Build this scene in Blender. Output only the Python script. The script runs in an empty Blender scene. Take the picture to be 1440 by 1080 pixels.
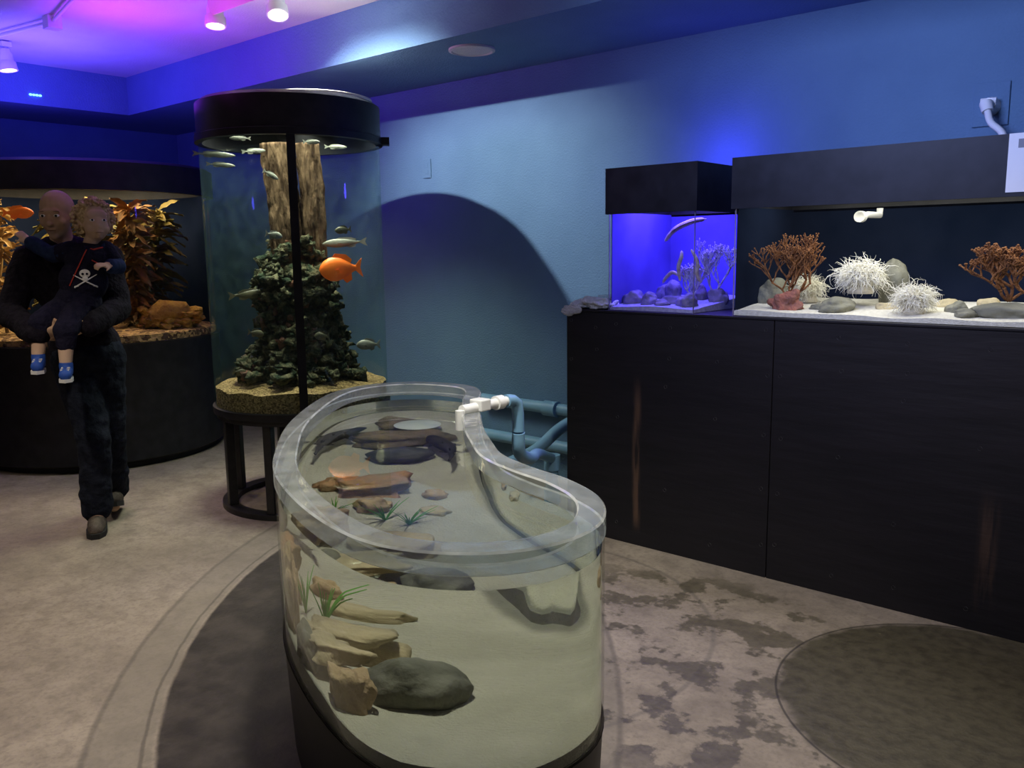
import bpy, bmesh, math, random
from mathutils import Vector, Matrix, noise, Euler
random.seed(7)
V=Vector
sc=bpy.context.scene
try:
    sc.view_settings.view_transform='Standard'
except Exception: pass
COL=sc.collection
# ------------------------------------------------------------------ materials
def nodes(name):
    m=bpy.data.materials.new(name); m.use_nodes=True
    nt=m.node_tree; nt.nodes.clear()
    out=nt.nodes.new('ShaderNodeOutputMaterial')
    return m,nt,out
def L4(c): return (c[0],c[1],c[2],1)
def M(name,c1,c2=None,rough=.6,scale=8,metal=0,bump=0,bscale=None,emit=0,detail=5,spec=.4,tex='noise',lo=.35,hi=.65,stretch=None,trans=0):
    m,nt,out=nodes(name); N=nt.nodes; K=nt.links
    b=N.new('ShaderNodeBsdfPrincipled'); K.new(b.outputs[0],out.inputs[0])
    b.inputs['Roughness'].default_value=rough; b.inputs['Metallic'].default_value=metal
    b.inputs['Specular IOR Level'].default_value=spec
    tc=N.new('ShaderNodeTexCoord'); mp=N.new('ShaderNodeMapping'); K.new(tc.outputs['Object'],mp.inputs[0])
    if stretch: mp.inputs['Scale'].default_value=stretch
    if tex=='noise':
        t=N.new('ShaderNodeTexNoise'); t.inputs['Detail'].default_value=detail; fac=t.outputs[0]
    elif tex=='voronoi':
        t=N.new('ShaderNodeTexVoronoi'); sp=N.new('ShaderNodeSeparateColor'); K.new(t.outputs['Color'],sp.inputs[0]); fac=sp.outputs[0]
    t.inputs['Scale'].default_value=scale; K.new(mp.outputs[0],t.inputs['Vector'])
    cr=N.new('ShaderNodeValToRGB'); cr.color_ramp.elements[0].position=lo; cr.color_ramp.elements[1].position=hi
    cr.color_ramp.elements[0].color=L4(c1); cr.color_ramp.elements[1].color=L4(c2 or c1)
    K.new(fac,cr.inputs[0]); K.new(cr.outputs[0],b.inputs['Base Color'])
    if emit: 
        K.new(cr.outputs[0],b.inputs['Emission Color']); b.inputs['Emission Strength'].default_value=emit
    if bump:
        t2=N.new('ShaderNodeTexNoise'); t2.inputs['Scale'].default_value=bscale or scale*4; t2.inputs['Detail'].default_value=6
        K.new(mp.outputs[0],t2.inputs['Vector'])
        bp=N.new('ShaderNodeBump'); bp.inputs['Strength'].default_value=bump; bp.inputs['Distance'].default_value=.02
        K.new(t2.outputs[0],bp.inputs['Height']); K.new(bp.outputs[0],b.inputs['Normal'])
    return m
def GLASS(name,tint=(1,1,1),f0=.04,gain=.8,haze=0,hazecol=(.8,.85,.85),rough=.03,wave=0):
    m,nt,out=nodes(name); N=nt.nodes; K=nt.links
    tr=N.new('ShaderNodeBsdfTransparent'); tr.inputs[0].default_value=L4(tint)
    gl=N.new('ShaderNodeBsdfGlossy'); gl.inputs['Roughness'].default_value=rough
    geo=N.new('ShaderNodeNewGeometry')
    dt=N.new('ShaderNodeVectorMath'); dt.operation='DOT_PRODUCT'; K.new(geo.outputs['Incoming'],dt.inputs[0]); K.new(geo.outputs['Normal'],dt.inputs[1])
    def mth(op,a,b_=None):
        n=N.new('ShaderNodeMath'); n.operation=op; n.use_clamp=(op=='ADD')
        for i,x in enumerate((a,b_)):
            if x is None: continue
            if isinstance(x,(int,float)): n.inputs[i].default_value=x
            else: K.new(x,n.inputs[i])
        return n.outputs[0]
    ab=mth('ABSOLUTE',dt.outputs['Value']); fc=mth('ADD',mth('MULTIPLY',mth('POWER',mth('SUBTRACT',1.0,ab),5.0),gain),f0)
    mx=N.new('ShaderNodeMixShader'); K.new(fc,mx.inputs[0])
    if haze:
        df=N.new('ShaderNodeBsdfDiffuse'); df.inputs[0].default_value=L4(hazecol)
        m2=N.new('ShaderNodeMixShader')
        tc=N.new('ShaderNodeTexCoord'); t=N.new('ShaderNodeTexNoise'); t.inputs['Scale'].default_value=14; t.inputs['Detail'].default_value=6
        K.new(tc.outputs['Object'],t.inputs['Vector'])
        mr=N.new('ShaderNodeMapRange'); mr.inputs[1].default_value=.3; mr.inputs[2].default_value=.8
        mr.inputs[3].default_value=haze*.5; mr.inputs[4].default_value=haze*1.5
        K.new(t.outputs[0],mr.inputs[0]); K.new(mr.outputs[0],m2.inputs[0])
        K.new(tr.outputs[0],m2.inputs[1]); K.new(df.outputs[0],m2.inputs[2]); K.new(m2.outputs[0],mx.inputs[1])
    else: K.new(tr.outputs[0],mx.inputs[1])
    if wave:
        tc=N.new('ShaderNodeTexCoord'); t=N.new('ShaderNodeTexNoise'); t.inputs['Scale'].default_value=9; t.inputs['Detail'].default_value=2
        K.new(tc.outputs['Object'],t.inputs['Vector']); bp=N.new('ShaderNodeBump'); bp.inputs['Strength'].default_value=wave; bp.inputs['Distance'].default_value=.02
        K.new(t.outputs[0],bp.inputs['Height']); K.new(bp.outputs[0],gl.inputs['Normal'])
    K.new(gl.outputs[0],mx.inputs[2]); K.new(mx.outputs[0],out.inputs[0])
    return m
def WATER(name,col,ior=1.33):
    m,nt,out=nodes(name); g=nt.nodes.new('ShaderNodeBsdfGlass'); g.inputs['Color'].default_value=L4(col); g.inputs['Roughness'].default_value=0; g.inputs['IOR'].default_value=ior
    nt.links.new(g.outputs[0],out.inputs[0]); return m
def floor_material():
    m,nt,out=nodes('stained_concrete'); N=nt.nodes; K=nt.links
    b=N.new('ShaderNodeBsdfPrincipled'); K.new(b.outputs[0],out.inputs[0])
    geo=N.new('ShaderNodeNewGeometry'); pos=geo.outputs['Position']
    def noi(s,d=6):
        t=N.new('ShaderNodeTexNoise'); t.inputs['Scale'].default_value=s; t.inputs['Detail'].default_value=d; t.inputs['Roughness'].default_value=.62
        K.new(pos,t.inputs['Vector']); return t.outputs[0]
    def mth(op,a,b_=None,c=None,clamp=False):
        n=N.new('ShaderNodeMath'); n.operation=op; n.use_clamp=clamp
        for i,x in enumerate((a,b_,c)):
            if x is None: continue
            if isinstance(x,(int,float)): n.inputs[i].default_value=x
            else: K.new(x,n.inputs[i])
        return n.outputs[0]
    def rng(x,a,b_,c=0,d=1):
        n=N.new('ShaderNodeMapRange'); n.interpolation_type='SMOOTHSTEP'
        K.new(x,n.inputs[0]); n.inputs[1].default_value=a;n.inputs[2].default_value=b_;n.inputs[3].default_value=c;n.inputs[4].default_value=d
        return n.outputs[0]
    def mix(f,a,b_):
        n=N.new('ShaderNodeMix'); n.data_type='RGBA'
        if isinstance(f,(int,float)): n.inputs[0].default_value=f
        else: K.new(f,n.inputs[0])
        for i,x in ((6,a),(7,b_)):
            if isinstance(x,tuple): n.inputs[i].default_value=L4(x)
            else: K.new(x,n.inputs[i])
        return n.outputs[2]
    def elld(cx,cy,ang,a,b_):
        mp=N.new('ShaderNodeMapping'); mp.vector_type='TEXTURE'
        mp.inputs['Location'].default_value=(cx,cy,0); mp.inputs['Rotation'].default_value=(0,0,ang); mp.inputs['Scale'].default_value=(a,b_,1e3)
        K.new(pos,mp.inputs[0]); l=N.new('ShaderNodeVectorMath'); l.operation='LENGTH'; K.new(mp.outputs[0],l.inputs[0]); return l.outputs['Value']
    n1=noi(1.1); n2=noi(7,8); n3=noi(60,3); n5=noi(22,6)
    base=mix(rng(n1,.3,.7),(.335,.282,.225),(.22,.184,.146))
    base=mix(mth('MULTIPLY',rng(n2,.40,.68),.55),base,(.15,.124,.10))
    base=mix(mth('MULTIPLY',rng(n5,.45,.7),.42),base,(.13,.107,.087))
    base=mix(mth('MULTIPLY',rng(n3,.45,.7),.30),base,(.11,.09,.074))
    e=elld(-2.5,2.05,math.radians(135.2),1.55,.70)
    ew=mth('ADD',e,mth('MULTIPLY',mth('SUBTRACT',n2,.5),.03))
    band=mth('MULTIPLY',rng(ew,1.0,1.02),rng(ew,1.27,1.23))
    base=mix(mth('MULTIPLY',band,.55),base,(.17,.15,.12))
    line=mth('MULTIPLY',rng(ew,1.235,1.255),rng(ew,1.28,1.26))
    base=mix(mth('MULTIPLY',line,.55),base,(.08,.07,.06))
    line2=mth('MULTIPLY',rng(ew,1.035,1.045),rng(ew,1.06,1.05))
    base=mix(mth('MULTIPLY',line2,.6),base,(.07,.06,.05))
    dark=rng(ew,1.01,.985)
    arc=elld(-2.25,2.35,0,.92,.92)
    al=mth('MULTIPLY',rng(arc,.985,1.0),rng(arc,1.02,1.005))
    base=mix(mth('MULTIPLY',al,.45),base,(.10,.09,.08))
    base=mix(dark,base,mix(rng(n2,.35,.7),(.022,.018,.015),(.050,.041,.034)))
    c=elld(-.53,2.85,0,.63,.63)
    cw=mth('ADD',c,mth('MULTIPLY',mth('SUBTRACT',n2,.5),.2))
    wet=mth('MULTIPLY',rng(cw,1.03,.95),.94)
    rim=mth('MULTIPLY',rng(c,.988,.995),rng(c,1.008,1.0))
    zone=elld(-1.35,2.60,math.radians(-25),1.10,.78)
    n4=noi(5.0,8)
    spl=mth('MULTIPLY',rng(n4,.51,.56),rng(zone,1.0,.7))
    wetall=mth('MAXIMUM',wet,mth('MULTIPLY',spl,.72))
    base=mix(wetall,base,mix(rng(n5,.35,.7),(.068,.060,.038),(.038,.033,.022)))
    base=mix(mth('MULTIPLY',rim,.7),base,(.02,.018,.015))
    K.new(base,b.inputs['Base Color'])
    rg=mth('SUBTRACT',.6,mth('MULTIPLY',wetall,.2)); K.new(rg,b.inputs['Roughness'])
    b.inputs['Specular IOR Level'].default_value=.25
    bp=N.new('ShaderNodeBump'); bp.inputs['Strength'].default_value=.4; bp.inputs['Distance'].default_value=.01
    K.new(n5,bp.inputs['Height']); K.new(bp.outputs[0],b.inputs['Normal'])
    return m
def cabinet_material():
    m,nt,out=nodes('black_painted_plywood'); N=nt.nodes; K=nt.links
    b=N.new('ShaderNodeBsdfPrincipled'); K.new(b.outputs[0],out.inputs[0]); b.inputs['Roughness'].default_value=.6
    b.inputs['Specular IOR Level'].default_value=.3
    geo=N.new('ShaderNodeNewGeometry'); sx=N.new('ShaderNodeSeparateXYZ'); K.new(geo.outputs['Position'],sx.inputs[0])
    def nz(vecscale,s):
        mp=N.new('ShaderNodeMapping'); mp.inputs['Scale'].default_value=vecscale; K.new(geo.outputs['Position'],mp.inputs[0])
        t=N.new('ShaderNodeTexNoise'); t.inputs['Scale'].default_value=s; t.inputs['Detail'].default_value=7; K.new(mp.outputs[0],t.inputs[0]); return t.outputs[0]
    def mth(op,a,b_=None):
        n=N.new('ShaderNodeMath'); n.operation=op
        for i,x in enumerate((a,b_)):
            if x is None: continue
            if isinstance(x,(int,float)): n.inputs[i].default_value=x
            else: K.new(x,n.inputs[i])
        return n.outputs[0]
    def rng(x,a,b_):
        n=N.new('ShaderNodeMapRange'); n.interpolation_type='SMOOTHSTEP'; K.new(x,n.inputs[0]); n.inputs[1].default_value=a;n.inputs[2].default_value=b_; return n.outputs[0]
    gr=nz((1,1,6),3)
    cr=N.new('ShaderNodeValToRGB'); cr.color_ramp.elements[0].color=(.005,.005,.007,1); cr.color_ramp.elements[1].color=(.014,.012,.016,1)
    K.new(gr,cr.inputs[0]); col=cr.outputs[0]
    st=nz((30,30,3),1.5)
    for u0,z0,z1,w,am in ((-2.215,.05,.87,.032,.65),(-.675,.05,.60,.045,.35)):
        d=mth('ABSOLUTE',mth('SUBTRACT',sx.outputs[0],u0))
        k=mth('MULTIPLY',rng(d,w,w*.2),rng(st,.33,.68))
        k=mth('MULTIPLY',k,mth('MULTIPLY',rng(sx.outputs[2],z0,z0+.12),rng(sx.outputs[2],z1,z1-.2)))
        k=mth('MULTIPLY',k,am)
        mx=N.new('ShaderNodeMix'); mx.data_type='RGBA'; K.new(k,mx.inputs[0]); K.new(col,mx.inputs[6]); mx.inputs[7].default_value=(.13,.075,.05,1); col=mx.outputs[2]
    K.new(col,b.inputs['Base Color'])
    bp=N.new('ShaderNodeBump'); bp.inputs['Strength'].default_value=.4; bp.inputs['Distance'].default_value=.01; K.new(gr,bp.inputs['Height']); K.new(bp.outputs[0],b.inputs['Normal'])
    return m
MAT=dict(
 floor=floor_material(), cab=cabinet_material(),
 wall=M('blue_painted_plaster',(.100,.188,.30),(.115,.212,.33),rough=.8,scale=3,bump=.3,bscale=90),
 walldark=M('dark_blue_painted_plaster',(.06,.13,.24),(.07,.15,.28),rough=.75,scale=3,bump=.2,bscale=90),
 ceil=M('cream_ceiling_paint',(.62,.58,.52),(.68,.64,.58),rough=.8,scale=3,bump=.2,bscale=80),
 black=M('black_satin_plastic',(.008,.008,.010),(.016,.016,.02),rough=.5,scale=12,spec=.3),
 blackmetal=M('black_powder_coated_steel',(.008,.008,.010),(.018,.017,.018),rough=.4,scale=20,bump=.1),
 navy=M('dark_navy_background_film',(.003,.006,.016),(.007,.011,.026),rough=.8,scale=2,spec=0),
 deepblue=M('deep_blue_background_film',(.07,.055,.28),(.11,.09,.42),rough=.8,scale=3,spec=0),
 glass=GLASS('clear_tank_glass',(.97,.985,.98),.02,.5,haze=.004),
 cylglass=GLASS('cylinder_acrylic',(.80,.90,.86),.03,.35,haze=.04,hazecol=(.25,.42,.40)),
 bigglass=GLASS('round_tank_glass',(.93,.94,.95),.02,.4,haze=.003),
 poolglass=GLASS('pool_acrylic_wall',(.97,.98,.96),.02,.3,haze=.012,hazecol=(.62,.64,.55),rough=.08),
 rim=GLASS('polished_acrylic_rim',(.86,.90,.90),.08,.6,haze=.20,hazecol=(.80,.81,.78),rough=.09,wave=.35),
 rimglint=GLASS('acrylic_edge_painted_highlight',(.9,.94,.93),.12,.8,haze=.55,hazecol=(.88,.90,.88),rough=.05),  # pale diffuse share paints a highlight along the rim edges
 water=GLASS('water_surface',(.95,.98,.95),.02,.15,rough=.03),
 poolwater=WATER('clear_pool_water',(.97,1,.965)),
 white=M('white_plastic',(.75,.75,.73),(.82,.82,.8),rough=.35),
 paper=M('white_paper',(.82,.81,.78),(.86,.85,.82),rough=.8),
 bluepipe=M('blue_painted_pipe',(.15,.31,.47),(.19,.36,.52),rough=.4,scale=6),
 sand=M('olive_grey_sand',(.37,.355,.275),(.46,.44,.345),rough=.9,scale=6,bump=.5,bscale=120),
 whitesand=M('white_sand',(.55,.53,.46),(.68,.66,.58),rough=.9,scale=60,bump=.4,bscale=200),
 bluelitsand=M('white_sand_painted_blue_lit',(.30,.28,.50),(.42,.40,.62),rough=.9,scale=60,bump=.4,bscale=200),  # white sand with the blue tank light painted into its colour
 gravel=M('tan_gold_gravel',(.10,.065,.025),(.48,.34,.16),rough=.9,scale=120,tex='voronoi',lo=.05,hi=.95,bump=1,bscale=80,spec=.1),
 gravelbrown=M('brown_gravel',(.08,.035,.012),(.60,.38,.14),rough=.8,scale=40,tex='voronoi',lo=.1,hi=.9,bump=1,bscale=60),
 tan=M('tan_sandstone',(.50,.37,.20),(.30,.20,.11),rough=.85,scale=9,bump=.8,bscale=30),
 paletan=M('pale_tan_stone',(.36,.31,.19),(.54,.44,.26),rough=.85,scale=7,bump=.7,bscale=25),
 greyrock=M('olive_grey_stone',(.13,.13,.10),(.21,.205,.155),rough=.8,scale=8,bump=.5,bscale=25),
 darkrock=M('dark_slate_stone',(.035,.04,.04),(.09,.09,.08),rough=.7,scale=10,bump=.5,bscale=25),
 orangerock=M('orange_brown_stone',(.42,.22,.10),(.24,.18,.10),rough=.8,scale=9,bump=.9,bscale=30),
 brownrock=M('rough_brown_stone',(.22,.16,.09),(.12,.10,.06),rough=.8,scale=9,bump=.9,bscale=30),
 bluerock=M('dark_lavender_stone',(.08,.07,.13),(.24,.20,.34),rough=.7,scale=7,bump=.5),
 bark=M('weathered_bark',(.035,.022,.015),(.19,.125,.080),rough=1,scale=9,bump=1,bscale=20,stretch=(3,3,1.0),lo=.36,hi=.70,spec=0),
 reef=M('encrusted_reef_stone',(.022,.036,.022),(.17,.150,.09),rough=.95,scale=26,bump=1,bscale=60,lo=.38,hi=.72,spec=.1),
 reefred=M('pink_coralline_stone',(.20,.09,.06),(.10,.07,.05),rough=.9,scale=16,bump=.8,bscale=50,spec=.1),
 kelp=M('brown_kelp_leaf',(.34,.15,.035),(.10,.06,.02),rough=.6,scale=9,spec=.15),
 kelpgreen=M('olive_brown_kelp_leaf',(.20,.14,.03),(.07,.07,.02),rough=.6,scale=9,spec=.15),
 kelporange=M('golden_kelp_leaf',(.62,.42,.16),(.30,.17,.05),rough=.6,scale=9,spec=.15),
 wood=M('algae_covered_driftwood',(.30,.13,.02),(.65,.40,.06),rough=.9,scale=9,bump=.8),
 plant=M('green_seagrass',(.07,.26,.03),(.16,.42,.06),rough=.6),
 coral=M('rusty_brown_gorgonian',(.14,.055,.022),(.34,.15,.055),rough=.8,scale=30,bump=.6,bscale=90,spec=.1),
 coralpurple=M('lavender_gorgonian',(.38,.32,.55),(.52,.44,.68),rough=.8,scale=30,bump=.6,bscale=90),
 redrock=M('red_encrusting_sponge',(.36,.12,.08),(.22,.10,.08),rough=.8,scale=20,bump=.8,bscale=60),
 anemone=M('white_anemone',(.80,.77,.64),(.88,.86,.76),rough=.6,scale=20),
 anemonebase=M('cream_anemone_column',(.50,.45,.33),(.62,.57,.45),rough=.6,scale=20),
 orangefish=M('bright_orange_fish',(.95,.20,.02),(.85,.13,.01),rough=.4,scale=8,emit=.10),  # slight emission makes the fish glow, though it is no lamp
 silver=M('silver_fish',(.30,.32,.28),(.15,.15,.12),rough=.4,scale=14),
 olivefish=M('olive_fish',(.07,.075,.05),(.16,.14,.08),rough=.4,scale=14),
 pipefish=M('mottled_brown_pipefish',(.28,.20,.18),(.50,.42,.42),rough=.5,scale=30),
 shark=M('mottled_dark_shark_skin',(.010,.009,.010),(.045,.038,.034),rough=.5,scale=14,bump=.2),
 eyeblack=M('black_eye',(.005,.005,.005),rough=.2),
 skin=M('light_skin',(.46,.29,.19),(.52,.35,.24),rough=.7,scale=9,spec=.1),
 childskin=M('fair_child_skin',(.58,.39,.27),(.64,.45,.32),rough=.7,scale=9,spec=.1),
 sweater=M('charcoal_knit_sweater',(.006,.005,.009),(.013,.011,.017),rough=.95,scale=40,bump=.5,bscale=60,spec=.1),
 jeans=M('dark_denim',(.007,.009,.016),(.014,.017,.028),rough=.95,scale=30,bump=.6,bscale=30,spec=.1),
 vest=M('navy_child_shirt',(.009,.009,.022),(.015,.014,.03),rough=.95,scale=40,bump=.5,bscale=60,spec=.1),
 bluesleeve=M('blue_knit_sleeve',(.012,.02,.06),(.02,.035,.09),rough=.9,scale=40,spec=.1),
 red=M('red_piping',(.50,.04,.02),rough=.6),
 hair=M('curly_blond_hair',(.78,.60,.36),(.42,.28,.15),rough=.8,scale=70,bump=1,bscale=60,spec=.1),
 stubble=M('short_brown_hair',(.16,.09,.06),(.26,.15,.10),rough=.8,scale=60),
 boot=M('brown_hiking_leather',(.04,.028,.024),(.09,.07,.055),rough=.7,scale=20,bump=.4),
 sole=M('dark_rubber',(.012,.012,.012),rough=.8),
 blueshoe=M('bright_blue_canvas',(.01,.05,.28),(.015,.07,.34),rough=.7,scale=30),
 rubber=M('white_rubber',(.6,.6,.6),rough=.6),
 lampglow=M('lamp_lens',(1,.9,.75),rough=.4,emit=4),
 led=M('blue_led_lens',(.1,.35,1),rough=.4,emit=5),
 cream=M('cream_lid_plastic',(.75,.70,.58),(.8,.75,.63),rough=.5),
 steel=M('brushed_steel',(.20,.20,.20),(.3,.3,.3),rough=.4,metal=.3),
 cloth=M('white_terry_cloth',(.5,.5,.5),(.65,.65,.65),rough=.95,scale=30,bump=.8),
 shell=M('pale_shell',(.50,.56,.52),(.60,.64,.60),rough=.4,scale=10),
 ink=M('grey_print',(.25,.25,.27),rough=.8),
)
# ------------------------------------------------------------------ geometry
class G:
    def __init__(s): s.v=[];s.f=[];s.m=[]
    def add(s,vs,fs,mi=0):
        o=len(s.v); s.v+=[V(a) for a in vs]; s.f+=[tuple(i+o for i in f) for f in fs]; s.m+=[mi]*len(fs); return s
    def box(s,lo,hi,mi=0,open_=()):
        x0,y0,z0=lo;x1,y1,z1=hi
        vs=[(x0,y0,z0),(x1,y0,z0),(x1,y1,z0),(x0,y1,z0),(x0,y0,z1),(x1,y0,z1),(x1,y1,z1),(x0,y1,z1)]
        fs=dict(b=(0,3,2,1),t=(4,5,6,7),f=(0,1,5,4),k=(2,3,7,6),l=(0,4,7,3),r=(1,2,6,5))
        return s.add(vs,[f for k,f in fs.items() if k not in open_],mi)
    def grid(s,rings,mi=0,closed=True,caps=True):
        n=len(rings[0]); vs=[p for r in rings for p in r]; fs=[]
        for i in range(len(rings)-1):
            for j in range(n if closed else n-1):
                k=(j+1)%n; fs.append((i*n+j,i*n+k,(i+1)*n+k,(i+1)*n+j))
        if caps and closed:
            fs.append(tuple(reversed(range(n)))); fs.append(tuple(range((len(rings)-1)*n,len(rings)*n)))
        return s.add(vs,fs,mi)
    def tube(s,path,rad,seg=8,mi=0,flat=1.0,caps=True,up=None):
        P=[V(p) for p in path]; n=len(P)
        R=list(rad) if isinstance(rad,(list,tuple)) else [rad]*n
        while len(R)<n: R.append(R[-1])
        rings=[];prev=None
        for i in range(n):
            t=(P[min(i+1,n-1)]-P[max(i-1,0)])
            if t.length<1e-9: t=V((0,0,1))
            t.normalize()
            if prev is None:
                a=V(up) if up else (V((0,0,1)) if abs(t.z)<.9 else V((1,0,0)))
            else: a=prev
            a=(a-t*a.dot(t)); 
            if a.length<1e-6: a=t.orthogonal()
            a.normalize(); prev=a; b=t.cross(a)
            rings.append([P[i]+(a*math.cos(q)+b*math.sin(q)*flat)*R[i] for q in [2*math.pi*k/seg for k in range(seg)]])
        return s.grid(rings,mi,True,caps)
    def lathe(s,prof,seg=48,c=(0,0),mi=0,caps=False):
        rings=[[V((c[0]+r*math.cos(a),c[1]+r*math.sin(a),z)) for a in [2*math.pi*k/seg for k in range(seg)]] for r,z in prof]
        return s.grid(rings,mi,True,caps)
    def ell(s,c,r,mi=0,rot=None,seg=16,rg=10):
        if not isinstance(r,(tuple,list)): r=(r,r,r)
        c=V(c);vs=[];fs=[]
        for i in range(1,rg):
            th=math.pi*i/rg
            for j in range(seg):
                ph=2*math.pi*j/seg
                p=V((r[0]*math.sin(th)*math.cos(ph),r[1]*math.sin(th)*math.sin(ph),r[2]*math.cos(th)))
                vs.append(p)
        vs+= [V((0,0,r[2])),V((0,0,-r[2]))]
        a=len(vs)-2;b=len(vs)-1
        for i in range(rg-2):
            for j in range(seg):
                k=(j+1)%seg; fs.append((i*seg+j,(i+1)*seg+j,(i+1)*seg+k,i*seg+k))
        for j in range(seg):
            k=(j+1)%seg; fs.append((a,j,k)); fs.append((b,(rg-2)*seg+k,(rg-2)*seg+j))
        if rot: vs=[rot@p for p in vs]
        return s.add([p+c for p in vs],fs,mi)
    def cap(s,p,q,r1,r2,mi=0,seg=14):
        p=V(p);q=V(q); s.ell(p,r1,mi,seg=seg,rg=8); s.ell(q,r2,mi,seg=seg,rg=8); s.tube([p,q],[r1,r2],seg,mi); return s
    def chain(s,pts,mi=0,seg=14):
        for a,b in zip(pts[:-1],pts[1:]): s.cap(a[0],b[0],a[1],b[1],mi,seg)
        return s
    def plate(s,pts,thick,normal,mi=0):
        nn=V(normal).normalized()*thick/2
        return s.grid([[V(p)-nn for p in pts],[V(p)+nn for p in pts]],mi)
    def xf(s,mat): s.v=[mat@p for p in s.v]; return s
    def mesh(s,name,mats,smooth=True,sharp=True,weld=False):
        me=bpy.data.meshes.new(name); me.from_pydata([tuple(p) for p in s.v],[],s.f); 
        for m in mats: me.materials.append(MAT[m])
        for p,mi in zip(me.polygons,s.m): p.material_index=mi; p.use_smooth=smooth
        me.validate(); me.update()
        if weld:
            bm=bmesh.new(); bm.from_mesh(me); bmesh.ops.remove_doubles(bm,verts=bm.verts,dist=1e-5)
            bmesh.ops.dissolve_degenerate(bm,dist=1e-6,edges=bm.edges); bmesh.ops.recalc_face_normals(bm,faces=bm.faces); bm.to_mesh(me); bm.free()
        if smooth and sharp:
            try: me.set_sharp_from_angle(angle=math.radians(42))
            except Exception: pass
        return me
def link(o,parent=None,loc=(0,0,0),rz=0,**kw):
    COL.objects.link(o); o.location=loc; o.rotation_euler=(0,0,rz) if not isinstance(rz,tuple) else rz
    if parent: o.parent=parent
    for k,v in kw.items(): o[k]=v
    return o
def part(g,name,mats,parent,smooth=True,bevel=0,sharp=True,weld=False,**kw):
    if isinstance(mats,str): mats=[mats]
    o=bpy.data.objects.new(name,g.mesh(name,mats,smooth,sharp,weld)); link(o,parent,**kw)
    if bevel:
        b=o.modifiers.new('bevel','BEVEL'); b.width=bevel; b.segments=2; b.limit_method='ANGLE'
    return o
def thing(g,name,mats,label,category,loc=(0,0,0),rz=0,smooth=True,bevel=0,sharp=True,**kw):
    return part(g,name,mats,None,smooth,bevel,sharp,loc=loc,rz=rz,label=label,category=category,**kw)
def root(name,label,category,loc=(0,0,0),rz=0,**kw):
    o=bpy.data.objects.new(name,None); o.empty_display_size=.1
    return link(o,None,loc,rz,label=label,category=category,**kw)
def struct(g,name,mat,smooth=False,**kw):
    return part(g,name,mat,None,smooth,kind='structure',**kw)
def receiver(o):
    try: o.cycles.is_caustics_receiver=True
    except Exception: pass
    return o
def remesh(g,name,mats,parent,voxel,smooth_it=4,colorfn=None,**kw):
    me=g.mesh(name+'_raw',mats,sharp=False); o=bpy.data.objects.new('tmp',me); COL.objects.link(o)
    r=o.modifiers.new('r','REMESH'); r.mode='VOXEL'; r.voxel_size=voxel; r.use_smooth_shade=True
    s=o.modifiers.new('s','SMOOTH'); s.iterations=smooth_it; s.factor=.5
    dg=bpy.context.evaluated_depsgraph_get(); dg.update()
    me2=bpy.data.meshes.new_from_object(o.evaluated_get(dg),depsgraph=dg); me2.name=name
    bpy.data.objects.remove(o); me2.materials.clear()
    for m in mats: me2.materials.append(MAT[m])
    for p in me2.polygons:
        p.use_smooth=True; p.material_index=colorfn(p.center) if colorfn else 0
    ob=bpy.data.objects.new(name,me2); return link(ob,parent,**kw)
def folds(o,amp,sc_,vert=1.0):
    """cloth folds pressed into a garment mesh"""
    me=o.data; src=[(v.co.copy(),v.normal.copy()) for v in me.vertices]; out=[]
    for p,n in src:
        k=noise.noise(V((p.x*sc_,p.y*sc_,p.z*sc_*vert)))+.5*noise.noise(V((p.x*sc_*2.3,p.y*sc_*2.3,p.z*sc_*vert*2.3+7)))
        q=p+n*(amp*k); out+=[q.x,q.y,q.z]
    me.vertices.foreach_set('co',out); me.update(); return o
def catmull(P,closed=True,sub=6):
    n=len(P);out=[]
    P=[V(p) for p in P]
    for i in range(n if closed else n-1):
        if closed: a,b,c,d=P[(i-1)%n],P[i],P[(i+1)%n],P[(i+2)%n]
        else: a,b,c,d=P[max(i-1,0)],P[i],P[i+1],P[min(i+2,n-1)]
        for k in range(sub):
            t=k/sub
            out.append(.5*((2*b)+(c-a)*t+(2*a-5*b+4*c-d)*t*t+(3*b-a-3*c+d)*t**3))
    if not closed: out.append(P[-1])
    return out
def resample(P,n,closed=False):
    Q=P+[P[0]] if closed else P
    L=[0]
    for a,b in zip(Q[:-1],Q[1:]): L.append(L[-1]+(b-a).length)
    out=[];j=0
    for k in range(n):
        d=L[-1]*k/(n if closed else n-1)
        while j<len(L)-2 and L[j+1]<d: j+=1
        t=(d-L[j])/max(L[j+1]-L[j],1e-9); out.append(Q[j].lerp(Q[j+1],min(t,1)))
    return out
def rock_g(size,seed,sub=4,amp=.22,angular=False,mi=0,c=(0,0,0),flatb=True):
    bm=bmesh.new(); bmesh.ops.create_icosphere(bm,subdivisions=sub,radius=1)
    off=V((seed*3.7,seed*1.3,seed*7.1)); vs=[]
    for v in bm.verts:
        p=v.co.copy(); d=1+amp*noise.noise(p*1.3+off)*1.5+amp*.35*noise.noise(p*3.5+off)+amp*.16*noise.noise(p*9+off)
        if angular:
            q=V([math.copysign(abs(t)**.58,t) for t in p]); p=q*.86
        p=p*d
        if flatb and p.z<-.55: p.z=-.55+(p.z+.55)*.2
        vs.append(V((p.x*size[0],p.y*size[1],p.z*size[2]))+V(c))
    bm.verts.ensure_lookup_table()
    fs=[tuple(v.index for v in f.verts) for f in bm.faces]; bm.free()
    return vs,fs
def rock(name,label,size,loc,mat,seed,rz=0,amp=.22,angular=False,cat='rock',sub=4,**kw):
    g=G(); vs,fs=rock_g(size,seed,sub,amp,angular); g.add(vs,fs)
    return thing(g,name,mat,label,cat,loc=(loc[0],loc[1],loc[2]+size[2]*.5),rz=rz,sharp=False,**kw)
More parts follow.
